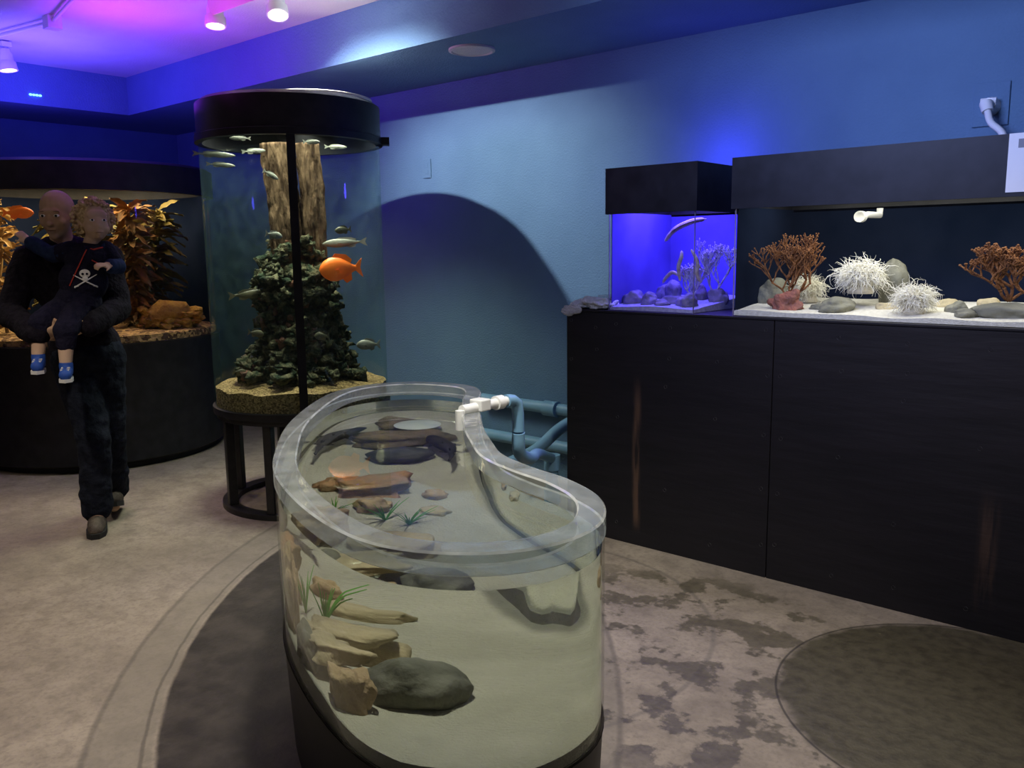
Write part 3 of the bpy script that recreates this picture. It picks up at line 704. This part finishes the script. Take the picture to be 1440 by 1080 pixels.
def prock(u,n,size,mat,seed,rz,lab,dz=0,ang=False,amp=.22):
    receiver(rock('stone',lab,size,(u,n,sandz(V((u,n,0)))-.01+dz),mat,seed,rz=rz,angular=ang,amp=amp,group='stones in the touch pool'))
prock(-1.50,1.200,(.074,.055,.070),'tan',1,.75,'tan angular sandstone block on sand',ang=True,amp=.3)
prock(-1.44,1.36,(.085,.075,.070),'greyrock',2,.6,'large smooth olive-grey stone on sand',amp=.2)
prock(-1.68,1.45,(.125,.070,.060),'paletan',3,.55,'long pale tan layered stone',ang=True,amp=.35)
prock(-1.64,1.30,(.12,.070,.035),'paletan',4,.8,'flat tan slab leaning on darker stones',dz=.05,ang=True,amp=.35)
prock(-1.90,1.36,(.070,.065,.18),'tan',5,.3,'tall tan rock with rough face',ang=True,amp=.45)
prock(-1.72,1.24,(.080,.060,.07),'greyrock',6,.3,'grey stone beneath a tan slab')
prock(-1.96,1.60,(.06,.05,.07),'tan',17,.3,'rounded tan rock behind a taller one',amp=.3)
prock(-2.08,1.70,(.13,.085,.085),'orangerock',8,.9,'broad orange-brown stone on sand',ang=True,amp=.4)
prock(-2.20,1.66,(.08,.055,.06),'orangerock',12,.9,'small orange stone near the wall',amp=.35)
prock(-1.90,1.80,(.045,.038,.04),'tan',9,.2,'small round tan stone')
prock(-1.80,1.70,(.050,.036,.03),'paletan',14,.2,'small flat pale stone')
prock(-2.27,1.98,(.12,.08,.075),'darkrock',10,.75,'dark oval slate stone',dz=.04,amp=.12)
prock(-2.46,2.14,(.18,.11,.12),'brownrock',11,.7,'brown rough stone ledge',amp=.4)
prock(-2.62,2.30,(.12,.09,.10),'brownrock',19,.2,'rough brown stone at the rear',amp=.35)
g=G().lathe([(.001,0),(.08,.0),(.095,.008),(.08,.02),(.001,.03)],32); receiver(thing(g,'smooth_shell','shell','pale greenish flat shell resting on stones','shell',loc=(-2.50,2.28,.66)))
def grass(loc,H_,seed,n=14):
    rnd=random.Random(seed); g=G()
    for i in range(n):
        a=rnd.uniform(0,6.28); sp=rnd.uniform(.2,.8); L=H_*rnd.uniform(.6,1)
        d=V((math.cos(a)*sp*.5,math.sin(a)*sp*.5,1)); path=[V((0,0,0))+d*L*t+V((math.cos(a)*.3*L*t*t*sp,math.sin(a)*.3*L*t*t*sp,-.15*L*t*t)) for t in (0,.25,.5,.75,1)]
        g.tube(path,[.003,.003,.0028,.002,.001],5,flat=.4)
    receiver(thing(g,'seagrass','plant','tuft of bright green seagrass in the touch pool','seagrass',loc=loc,group='seagrass in the touch pool'))
for i,(u,n,h) in enumerate(((-1.86,1.56,.16),(-1.78,1.58,.15),(-2.02,1.50,.13))): grass((u,n,sandz(V((u,n,0)))-.005),h,i)
def shark(loc,yaw,L,seed,label,pitch=0):
    g=G(); n=26; rings=[]
    for i in range(n):
        t=i/(n-1); w=.068*L*1.5*(math.sin(math.pi*min(1,t*1.15+.12))**.8 if t<.75 else .28*(1-(t-.75)/.27)+.02); w=max(w,.004)
        bend=.10*L*math.sin(t*3.4+seed)
        c=V((L*(.5-t),bend,.0)); rings.append([c+V((0,w*1.1*math.cos(a),w*.75*math.sin(a))) for a in [2*math.pi*k/14 for k in range(14)]])
    g.grid(rings); b=lambda t:.10*L*math.sin(t*3.4+seed)
    for t,h in ((.38,.09),(.62,.07)):
        x=L*(.5-t); g.plate([(x+.05*L,b(t),.04*L),(x-.03*L,b(t),h*L+.05*L),(x-.05*L,b(t),.03*L)],.006,(0,1,0))
    for s in (-1,1):
        g.plate([(L*.26,b(.24)+s*.05*L,-.01),(L*.14,b(.36)+s*.19*L,-.02),(L*.10,b(.4)+s*.15*L,-.02),(L*.14,b(.36)+s*.05*L,-.01)],.006,(0,0,1))
        g.plate([(-L*.06,b(.56)+s*.03*L,-.01),(-L*.12,b(.62)+s*.10*L,-.02),(-L*.15,b(.65)+s*.03*L,-.02)],.006,(0,0,1))
    g.plate([(-L*.38,b(.88),.0),(-L*.52,b(1),.07*L),(-L*.50,b(1),0),(-L*.44,b(.94),-.03*L)],.006,(0,1,0))
    receiver(thing(g,'horn_shark','shark',label,'shark',loc=loc,rz=(0,pitch,yaw)))
shark((-2.54,1.92,.65),math.radians(118),.44,0,'dark mottled small shark resting along the pool wall')
shark((-2.16,2.08,.65),math.radians(135),.38,2,'dark mottled small shark against inner pool wall')
# pool valve fitting and blue pipes
vf=root('pool_inlet_fitting','white plastic pipe fitting clamped to the acrylic pool rim','pipe fitting',(-2.12,2.24,.885))
part(G().tube([(0,-.09,.0),(0,.02,.0),(0,.17,.0)],[.018]*3,14),'pipe','white',vf)
part(G().tube([(0,-.10,.0),(0,-.10,-.07)],[.017,.017],14),'outlet','white',vf)
part(G().box((-.030,-.02,-.015),(.030,.035,.028)),'clamp','white',vf,False,bevel=.005)
part(G().tube([(0,.09,.0),(0,.125,.0)],[.027,.027],14),'collar','white',vf)
part(G().tube([(0,.15,-.0),(0,.17,-.0),(0,.19,-.004),(.0,.21,-.015),(.0,.22,-.06),(0,.22,-.13)],[.025,.023,.023,.023,.023,.023],14),'elbow','bluepipe',vf)
def pipe(pts,r,lab,joints=()):
    g=G().tube(catmull(pts,False,6),r,14)
    for a,b in joints: g.tube([a,b],r*1.3,14)
    thing(g,'water_pipe','bluepipe',lab,'pipe',group='blue pipes behind the pool')
pipe([(-3.9,4.16,.46),(-3.0,4.16,.46),(-2.70,4.16,.46)],.038,'long horizontal blue pipe along the wall',[((-3.35,4.15,.46),(-3.25,4.15,.46)),((-2.95,4.15,.46),(-2.85,4.15,.46))])
pipe([(-3.9,4.16,.22),(-3.0,4.16,.22),(-2.70,4.16,.22)],.038,'lower horizontal blue pipe along the wall',[((-3.1,4.15,.22),(-3.0,4.15,.22))])
pipe([(-2.12,2.46,.75),(-2.14,2.49,.66),(-2.26,2.70,.58),(-2.55,3.1,.48),(-2.74,3.45,.36)],.026,'pale blue pipe sloping down from the pool fitting')
pipe([(-2.95,3.35,.32),(-2.93,3.55,.36),(-2.9,3.75,.46),(-2.82,3.95,.52),(-2.76,4.13,.46)],.034,'thick curved blue pipe bending toward the wall')
pipe([(-2.74,3.45,.02),(-2.74,3.45,.20),(-2.74,3.45,.38)],.034,'blue elbow pipe beside the cabinet',[((-2.74,3.45,.12),(-2.74,3.45,.2)),((-2.74,3.45,.30),(-2.74,3.45,.38))])
# ------------------------------------------------------------------ wall & ceiling fittings
r=root('wall_outlet','blue painted electrical outlet on the blue wall','outlet',(-4.425,YB,2.017))
part(G().box((-.04,-.008,-.065),(.04,0,.065)),'cover_plate','wall',r,False,bevel=.003)
for z in (-.022,.022): part(G().box((-.016,-.011,z-.014),(.016,-.008,z+.014)),'socket','wall',r,False)
sp=root('hose_outlet','white plastic pipe outlet on wall plate with a drooping hose','pipe outlet',(-.935,YB,2.03))
part(G().box((-.07,-.01,-.08),(.07,0,.10)),'wall_plate','wall',sp,False,bevel=.003)
part(G().tube([(0,-.01,0),(0,-.06,0)],[.04,.03],16).tube([(0,-.06,0),(0,-.09,.0),(0.01,-.10,-.03)],[.026,.026,.022],14).tube([(-.03,-.05,.02),(.03,-.05,.02)],[.012,.012],8),'spout','white',sp)
part(G().tube(catmull([(.01,-.10,-.03),(.03,-.12,-.08),(.08,-.14,-.13),(.11,-.15,-.22)],False,5),[.014]*16,10),'hose','white',sp)
spk=root('ceiling_speaker','round flush speaker painted blue in the soffit','speaker',(-3.43,3.62,ZS))
part(G().lathe([(.13,-.001),(.13,-.012),(.115,-.016),(.11,-.010),(.001,-.010)],40),'grille','ceil',spk)
def track(loc,aim,lab):
    r=root('track_light',lab,'track light',loc,group='white track lights'); a=V(aim).normalized(); q=V((0,0,1)).rotation_difference(a).to_matrix().to_4x4()
    part(G().tube([(0,0,.12),(0,0,.0)],[.012,.012],8).box((-.03,-.03,.10),(.03,.03,.13)),'bracket','white',r)
    g=G().lathe([(.001,-.09),(.035,-.085),(.045,-.05),(.045,-.01),(.055,.0),(.058,.05),(.05,.05),(.045,.02)],24); g.xf(q); part(g,'lamp_head','white',r)
    g=G().lathe([(.049,.035),(.001,.035)],24); g.xf(q); part(g,'lens','lampglow',r)
track((-4.45,2.66,2.73),(.1,-.1,-1),'white cylindrical track light head on the ceiling')
track((-4.10,2.82,2.75),(.35,-.2,-1),'white track light head near the soffit')
track((-6.36,2.26,2.71),(.1,.1,-1),'white track light head above the round aquarium')
thing(G().box((-4.45,2.62,2.727),(-3.45,2.625,2.85)),'added_light_blocker','ceil','added out-of-view plate keeping lamp light off the soffit face','baffle',smooth=False)  # added unseen plate, shapes the wall spot's upper cut-off
cd=G().tube([(-6.9,2.0,2.82),(-5.54,2.24,2.82)],[.012]*2,10).tube([(-5.54,2.24,2.82),(-4.3,2.0,2.82)],[.012]*2,10).box((-5.58,2.2,2.78),(-5.50,2.28,2.85))
thing(cd,'ceiling_conduit','white','thin white conduit with junction box across the ceiling','conduit')
ld=G()
for i in range(4): ld.ell((-6.975,2.62+.022*i,2.63),(.010,.012,.008),seg=8,rg=5)
thing(ld,'led_lamp','led','tiny bright blue lamp row on the ceiling edge','lamp')
cl=G()
for i in range(9):
    vs,fs=rock_g((.05,.04,.022),70+i,3,.5,c=(-2.60+.022*i,3.50+random.uniform(-.02,.04),CZ+.022+random.uniform(0,.012)),flatb=False); cl.add(vs,fs)
vs,fs=rock_g((.06,.012,.03),90,3,.4,c=(-2.60,3.442,CZ-.005),flatb=False); cl.add(vs,fs)
remesh(cl,'folded_cloth',['cloth'],None,.005,1,label='crumpled white cloth hanging over the cabinet edge',category='cloth')
thing(G().box((-2.60,3.66,CZ),(-2.52,3.76,CZ+.06)),'plastic_tub','rim','small clear plastic tub on the cabinet end','tub',smooth=False,bevel=.005)
# ------------------------------------------------------------------ people
def frame(fwd,up=(0,0,1)):
    f=V(fwd).normalized(); u=V(up); r=f.cross(u).normalized(); u=r.cross(f)
    return Matrix((r,-f,u)).transposed()
def head(g,c,s,fwd,child=False):
    R3=frame(fwd); c=V(c)
    def e(p,r): g.ell(c+R3@V(p)*s,tuple(x*s for x in r),rot=R3,seg=18,rg=12)
    e((0,.018,.03),(.076,.092,.085)); e((0,-.018,-.02),(.064,.072,.085)); 
    if child:
        e((0,-.02,-.05),(.060,.055,.045)); e((0,-.058,-.085),(.018,.016,.014)); e((0,-.082,-.03),(.011,.012,.012))
        e((.036,-.048,-.042),(.030,.030,.028)); e((-.036,-.048,-.042),(.030,.030,.028)); e((0,-.062,.035),(.055,.022,.03))
    else:
        e((0,-.03,-.075),(.042,.045,.038)); e((0,-.062,-.098),(.022,.018,.018))
        e((0,-.088,-.018),(.011,.012,.026)); e((0,-.100,-.035),(.015,.015,.012)); e((0,-.076,.022),(.052,.014,.012))
        e((.038,-.055,-.03),(.022,.024,.022)); e((-.038,-.055,-.03),(.022,.024,.022))
    e((0,-.080,-.062),(.022,.011,.006)); e((0,-.078,-.073),(.018,.011,.007))
    for q in (-1,1): e((q*.077,.012,-.01),(.010,.020,.031))
    return c,R3
def eyes(c,R3,s,parent,brow=True):
    for q in (-1,1):
        g=G().ell(c+R3@V((q*.031,-.079,.002))*s,(.0135*s,.009*s,.0070*s),0,rot=R3,seg=12,rg=8).ell(c+R3@V((q*.031,-.0865,.002))*s,(.0062*s,.004*s,.0060*s),1,rot=R3,seg=8,rg=6)
        part(g,'eye',['paper','eyeblack'],parent)
        if brow:
            b=G().tube([c+R3@V((q*x,-.088+abs(x-.03)*.25,.024+(-.1*abs(x-.03)))) *s for x in (.014,.022,.034,.046)],[.0015*s,.0022*s,.0022*s,.0015*s],6); part(b,'eyebrow','stubble',parent)
    m=G().tube([c+R3@V((x,-.090+abs(x)*.3,-.0675))*s for x in (-.020,-.01,0,.01,.020)],[.0010*s,.0018*s,.0020*s,.0018*s,.0010*s],6); part(m,'mouth','reefred',parent)
def hand(g,wrist,dirf,palm,s=1.0,curl=.5,thumbside=1):
    d=V(dirf).normalized(); pn=V(palm); pn=(pn-d*pn.dot(d)).normalized(); sd=d.cross(pn)*thumbside
    w=V(wrist); R3=Matrix((sd,d,pn)).transposed()
    g.ell(w+d*.05*s,(.040*s,.052*s,.017*s),rot=R3)
    for k,(o,L) in enumerate(((.030,.074),(.010,.082),(-.010,.077),(-.029,.060))):
        p=w+d*.088*s+sd*o*s; dd=d.copy(); r=.0095*s; pts=[(p-d*.03*s,r)]
        for j,fr in enumerate((.45,.32,.23)):
            ang=curl*(.5+.35*j); ax=d.cross(pn)
            dd=(Matrix.Rotation(ang,3,ax.normalized())@dd); pts.append((p,r)); p=p+dd*L*fr*s; r*=.92
        pts.append((p,r)); g.chain(pts,seg=8)
    t=w+d*.025*s+sd*.030*s; td=(d*.75+sd*.65+pn*.25).normalized(); p1=t+td*.042*s; p2=p1+(td*.6+d*.5+pn*.3).normalized()*.030*s
    g.chain([(t,.013*s),(p1,.011*s),(p2,.0095*s)],seg=8)
PR=YAW+math.radians(22)
man=root('person','bald man in dark sweater and jeans walking with a toddler','person',(-4.575,1.838,0),rz=PR)
hipR,kneeR,ankR=V((-.035,.03,.92)),V((0.035,-.05,.50)),V((0.01,.03,.09))
hipL,kneeL,ankL=V((.10,.04,.92)),V((.100,.10,.50)),V((.085,.34,.12))
shR,elR,wrR=V((-.19,.02,1.43)),V((-.29,-.06,1.17)),V((-.15,-.34,1.09))
shL,elL,wrL=V((.16,.03,1.43)),V((.20,-.08,1.18)),V((.08,-.35,1.12))
hc=V((-.045,-.03,1.655)); mf=(-.30,-1,-.15)
def manlegs(g,e=0):
    g.chain([(hipR,.090+e),(kneeR,.060+e),(kneeR.lerp(ankR,.35),.056+e),(ankR+V((0,0,.02)),.040+e*1.6)])
    g.chain([(hipL,.090+e),(kneeL,.060+e),(kneeL.lerp(ankL,.35),.056+e),(ankL+V((0,0,.02)),.040+e*1.6)])
    g.ell((0.035,.03,.95),(.150+e,.110+e,.12+e))
def mantorso(g,e=0):
    g.ell((.025,.03,1.0),(.150+e,.108+e,.13+e)); g.ell((.005,.03,1.14),(.150+e,.108+e,.14+e)); g.ell((-.01,.03,1.30),(.170+e,.115+e,.15+e)); g.ell((-.015,.035,1.39),(.18+e,.10+e,.09+e))
    g.chain([(shR,.062+e),(shR.lerp(elR,.5),.052+e),(elR,.043+e),(wrR,.030+e*1.2)]); g.chain([(shL,.062+e),(shL.lerp(elL,.5),.052+e),(elL,.043+e),(wrL,.030+e*1.2)])
    g.cap((-.16,.03,1.445),(-.04,.03,1.485),.05+e,.055+e); g.cap((.13,.03,1.445),(-.03,.03,1.485),.05+e,.055+e)
b=G(); manlegs(b); mantorso(b); b.cap((-.03,.03,1.455),(-.04,.0,1.58),.056,.054)
hc_,R3=head(b,hc,1.03,mf)
hand(b,wrR,(1,-.12,.02),(0,.6,.6),1.05,.45,-1); hand(b,wrL,(-1,-.15,-.05),(0,.6,.5),1.05,.45,1)
for a in (ankR,ankL):
    b.chain([(a,.04),(a+V((0,-.08,-.045)),.036),(a+V((0,-.15,-.055)),.03)])
remesh(b,'body',['skin'],man,.006,3)
eyes(hc_,R3,1.03,man)
g=G(); mantorso(g,.022); g.tube([(-.03,.025,1.475),(-.037,.015,1.52)],[.07,.062],20); folds(remesh(g,'sweater',['sweater'],man,.009,3),.013,10,.7)
g=G(); manlegs(g,.024); folds(remesh(g,'trousers',['jeans'],man,.009,3),.010,10,1.2)
for a,tilt in ((ankR,0),(ankL,-.25)):
    R=Matrix.Translation(a)@Matrix.Rotation(tilt,4,'X')
    g=G().chain([((0,.02,-.0),.052),((0,.025,-.045),.045)]).chain([((0,.02,-.045),.045),((0,-.08,-.045),.046),((0,-.165,-.052),.038)]); g.xf(R)
    remesh(g,'shoe',['boot'],man,.007,2)
    s=G().grid([[V((x,y,z)) for x,y in ((-.04,.07),(-.045,0),(-.05,-.1),(-.045,-.17),(-.02,-.21),(.02,-.21),(.045,-.17),(.05,-.1),(.045,0),(.04,.07))] for z in (-.09,-.062)]); s.xf(R)
    part(s,'sole','sole',man)
    l=G(); pts=[]
    for k in range(5): pts+=[((-1)**k*.028,-.03-.022*k,-.002-.006*k),(0,-.04-.022*k,.006-.008*k)]
    l.tube(pts,.0035,5); l.xf(R); part(l,'laces','rubber',man)
kid=root('person','blond toddler in navy pirate shirt with red piping being carried','person',(-4.575,1.838,0),rz=PR)
D=V((.065,.02,.008))
kh=V((.070,-.24,1.600))+D; kf=(.30,-1,.12)
ksR,keR,kwR=V((-.045,-.24,1.465))+D,V((-.13,-.20,1.45))+D,V((-.20,-.15,1.52))+D*.5
ksL,keL,kwL=V((.105,-.24,1.465))+D,V((.17,-.27,1.39))+D*.8,V((.15,-.35,1.395))+D*.6
kh1,kk1,ka1=V((-.08,-.26,1.20))+D,V((-.19,-.36,1.13))+D,V((-.225,-.37,.985))+D*1.2
kh2,kk2,ka2=V((-.02,-.27,1.20))+D,V((-.08,-.42,1.10))+D,V((-.10,-.42,.945))+D*1.1
def ktorso(g,e=0):
    g.ell(V((-.03,-.25,1.22))+D,(.095+e,.085+e,.08+e)); g.ell(V((0,-.25,1.32))+D,(.10+e,.085+e,.10+e)); g.ell(V((.03,-.25,1.42))+D,(.098+e,.075+e,.075+e))
def karms(g,e=0,t=1):
    g.chain([(ksR,.038+e),(keR,.031+e),(keR.lerp(kwR,t),.024+e)]); g.chain([(ksL,.038+e),(keL,.031+e),(keL.lerp(kwL,t),.024+e)])
def klegs(g,e=0,t=1):
    g.chain([(kh1,.055+e),(kk1,.042+e),(kk1.lerp(ka1,t),.029+e)]); g.chain([(kh2,.055+e),(kk2,.042+e),(kk2.lerp(ka2,t),.029+e)])
b=G(); ktorso(b); karms(b); klegs(b); b.cap(V((.04,-.245,1.48))+D,V((.065,-.24,1.55))+D,.036,.038)
kc,kR=head(b,kh,.86,kf,True)
hand(b,kwR,(-.4,.3,.4),(0,.6,-.4),.55,.5,1); hand(b,kwL,(-.5,-.6,.1),(-.3,.2,-.8),.55,.6,1)
remesh(b,'body',['childskin'],kid,.005,2)
eyes(kc,kR,.86,kid,False)
g=G(); ktorso(g,.012); g.chain([(ksR,.05),(ksR.lerp(keR,.5),.046)]); g.chain([(ksL,.05),(ksL.lerp(keL,.6),.046)]); remesh(g,'pirate_shirt',['vest'],kid,.006,2)
g=G(); karms(g,.009,.85); folds(remesh(g,'sleeves',['bluesleeve'],kid,.005,2),.006,20)
g=G(); klegs(g,.013,.45); g.ell(V((-.03,-.255,1.20))+D,(.102,.092,.065)); folds(remesh(g,'shorts',['vest'],kid,.006,2),.006,16)
for a in (ka1,ka2):
    g=G().chain([(a+V((0,0,-.015)),.032),(a+V((0,-.005,-.045)),.03),(a+V((0,-.075,-.055)),.028)]); remesh(g,'shoe',['blueshoe'],kid,.005,2)
    g=G().grid([[V((a.x+x,a.y+y,a.z+z)) for x,y in ((-.024,.03),(-.03,-.03),(-.028,-.08),(0,-.108),(.028,-.08),(.03,-.03),(.024,.03))] for z in (-.088,-.072)]); part(g,'sole','rubber',kid)
    g=G(); g.tube([a+V(q) for q in ((-.018,-.035,-.024),(.018,-.04,-.024),(-.018,-.055,-.028),(.018,-.06,-.028),(-.018,-.075,-.032),(.018,-.08,-.032))],.003,5)
    part(g,'laces','rubber',kid)
hg=G(); rnd=random.Random(2)
for i in range(420):
    th=math.acos(rnd.uniform(-.75,1)); ph=rnd.uniform(0,6.283)
    d=V((math.sin(th)*math.cos(ph),math.sin(th)*math.sin(ph),math.cos(th)))
    if d.y<-.25 and d.z<.60: continue
    q=rnd.uniform(.95,1.22)
    p=kc+kR@(V((d.x*.080*q,d.y*.086*q+.018,d.z*.084*q+.022)))
    s=rnd.uniform(.007,.014); hg.ell(p,(s,s,s*.9),seg=8,rg=6)
hg.ell(kc+kR@V((0,.026,.032)),(.078,.080,.080),rot=kR)
remesh(hg,'curly_hair',['hair'],kid,.0035,1)
def chest(x,z):
    x-=D.x; z-=D.z
    best=-9
    for c,r in (((-.03,-.25,1.22),(.107,.097,.092)),((0,-.25,1.32),(.112,.097,.112)),((.03,-.25,1.42),(.11,.087,.087))):
        q=1-((x-c[0])/r[0])**2-((z-c[2])/r[2])**2
        if q>0: best=max(best,-(c[1]-r[1]*math.sqrt(q)))
    if best<-8: best=.27
    return V((x+D.x,-best-.003+D.y,z+D.z))
em=G(); ecx,ecz=.015+D.x,1.345+D.z
for i,(dx,dz,r) in enumerate(((0,.012,.024),(0,-.012,.013),(-.006,-.019,.006),(.006,-.019,.006))):
    p=chest(ecx+dx,ecz+dz); em.ell(p,(r,.004,r*.85),0,seg=16,rg=8)
for s in (-1,1):
    a=[chest(ecx+s*t*.05,ecz-.024+(-t)*-.030) for t in (-1,-.5,0,.5,1)]; em.tube(a,[.0035,.0035,.0035,.003,.002],6)
    p=chest(ecx-s*.040,ecz-.048); em.ell(p,(.010,.003,.003),seg=8,rg=5)
for s in (-1,1): em.ell(chest(ecx+s*.009,ecz+.010)+V((0,-.004,0)),(.006,.002,.006),1,seg=8,rg=5)
part(em,'skull_emblem',['paper','vest'],kid,label='white skull and crossed swords emblem')
pp=G()
pp.tube([chest(D.x+.03+(-.085)*t,D.z+1.47-.17*t)+V((0,-.002,0)) for t in (0,.2,.4,.6,.8,1)],.0028,6)
part(pp,'zip_piping','red',kid)
pp=G(); pp.tube([chest(D.x+.05+.045*t,D.z+1.42-.03*t)+V((0,-.003,0)) for t in (0,.5,1)]+[keL+V((-.02,-.040,0)),keL.lerp(kwL,.8)+V((0,-.02,.024))],.0028,6)
part(pp,'sleeve_piping','red',kid)
pp=G(); pp.tube([(kh.x-.060,-.24,1.488),(kh.x-.035,-.29,1.482),(kh.x-.01,-.295,1.478),(kh.x+.03,-.27,1.488)],.004,6)
part(pp,'collar_piping','red',kid)
# ------------------------------------------------------------------ camera
cam=bpy.data.cameras.new('camera'); co=bpy.data.objects.new('camera',cam); COL.objects.link(co)
cam.sensor_width=36; cam.lens=30.0; cam.clip_start=.05
p=math.radians(8.9); rl=math.radians(.7)
R=V((1,0,0));F=V((0,math.cos(p),-math.sin(p)));U=V((0,math.sin(p),math.cos(p)))
Rc=R*math.cos(rl)-U*math.sin(rl); Uc=U*math.cos(rl)+R*math.sin(rl)
rot=Matrix.Rotation(YAW,3,'Z'); m3=Matrix((rot@Rc,rot@Uc,rot@(-F))).transposed()
co.matrix_world=Matrix.Translation((0,0,1.45))@m3.to_4x4(); sc.camera=co
# ------------------------------------------------------------------ lights
def light(kind,loc,aim,E,col,size=.1,spot=90,blend=.4,name='lamp',sy=None,caustic=False,spread=None):
    l=bpy.data.lights.new(name,kind); l.energy=E; l.color=col
    if kind=='AREA':
        l.size=size
        if sy: l.shape='RECTANGLE'; l.size_y=sy
        if spread: l.spread=math.radians(spread)
    else: l.shadow_soft_size=size
    if kind=='SPOT': l.spot_size=math.radians(spot); l.spot_blend=blend
    if caustic:
        try: l.cycles.is_caustics_light=True
        except Exception: pass
    o=bpy.data.objects.new(name,l); COL.objects.link(o); o.location=loc
    if aim is not None: o.rotation_euler=(V(aim)-V(loc)).to_track_quat('-Z','Y').to_euler()
    return o
light('SPOT',(-3.95,2.55,2.74),(-3.85,4.2,1.70),200,(.94,.97,1),.012,84,.85,'wall_spot')
light('SPOT',(-3.0,.6,2.75),(-3.7,.7,0),178,(1,.87,.72),.06,88,.85,'floor_spot')
light('SPOT',(-1.75,1.5,2.78),(-1.9,1.8,.5),200,(1,.97,.88),.06,75,.7,'pool_spot',caustic=True)
light('SPOT',(-.6,1.9,2.75),(-1.2,2.9,0),118,(1,.90,.76),.06,80,.8,'right_spot')
light('SPOT',(-5.6,.8,2.75),(-4.9,1.3,0.0),42,(1,.87,.72),.06,70,.8,'walk_spot')
light('SPOT',(-2.9,.2,2.5),(-4.62,1.78,1.50),11,(1,.86,.70),.08,22,.9,'added_people_fill')  # added fill to brighten the two figures, no fixture behind it
light('AREA',(-6.2,2.3,2.35),(-6.3,2.5,2.85),28,(.09,.05,1),.8,name='blue_uplight')
light('AREA',(-5.1,2.4,2.38),(-5.0,2.7,2.85),15,(.25,.03,1),.5,name='violet_uplight')
light('AREA',(-4.3,2.3,2.45),(-4.1,2.7,2.85),3,(.70,.06,.95),.3,name='magenta_uplight')
light('POINT',(-5.9,1.3,2.5),None,1.4,(1,.75,.5),.1,name='cream_uplight')
light('POINT',(-3.75,2.95,2.76),None,1.6,(.7,.88,1),.04,name='added_soffit_fill')  # added bare point light that brightens the soffit face
light('POINT',(-2.15,3.98,1.90),None,6,(.08,.06,1),.06,name='blue_hood_leak')
light('AREA',(-1.4,1.9,2.5),(-1.0,4.2,2.1),20,(.38,.48,1),.8,name='added_blue_wall_fill',spread=110)  # added blue fill lifting the upper right wall, not a fixture
light('AREA',(-2.16,3.75,1.74),(-2.16,3.75,1),13,(.16,.12,1),.3,name='small_tank_lamp',sy=.3)
light('AREA',(-.9,3.72,1.74),(-.9,3.72,1),10,(1,.97,.86),1.5,name='long_tank_lamp',sy=.25)
light('AREA',(CC.x,CC.y,2.2),(CC.x,CC.y,1),30,(1,.95,.78),.7,name='cylinder_lamp',spread=110)
light('AREA',(BC.x,BC.y,2.0),(BC.x,BC.y,1),40,(1,.78,.46),1.0,name='round_tank_lamp')
w=bpy.data.worlds.new('world'); sc.world=w; w.use_nodes=True
w.node_tree.nodes['Background'].inputs[0].default_value=(.52,.5,.52,1); w.node_tree.nodes['Background'].inputs[1].default_value=.07
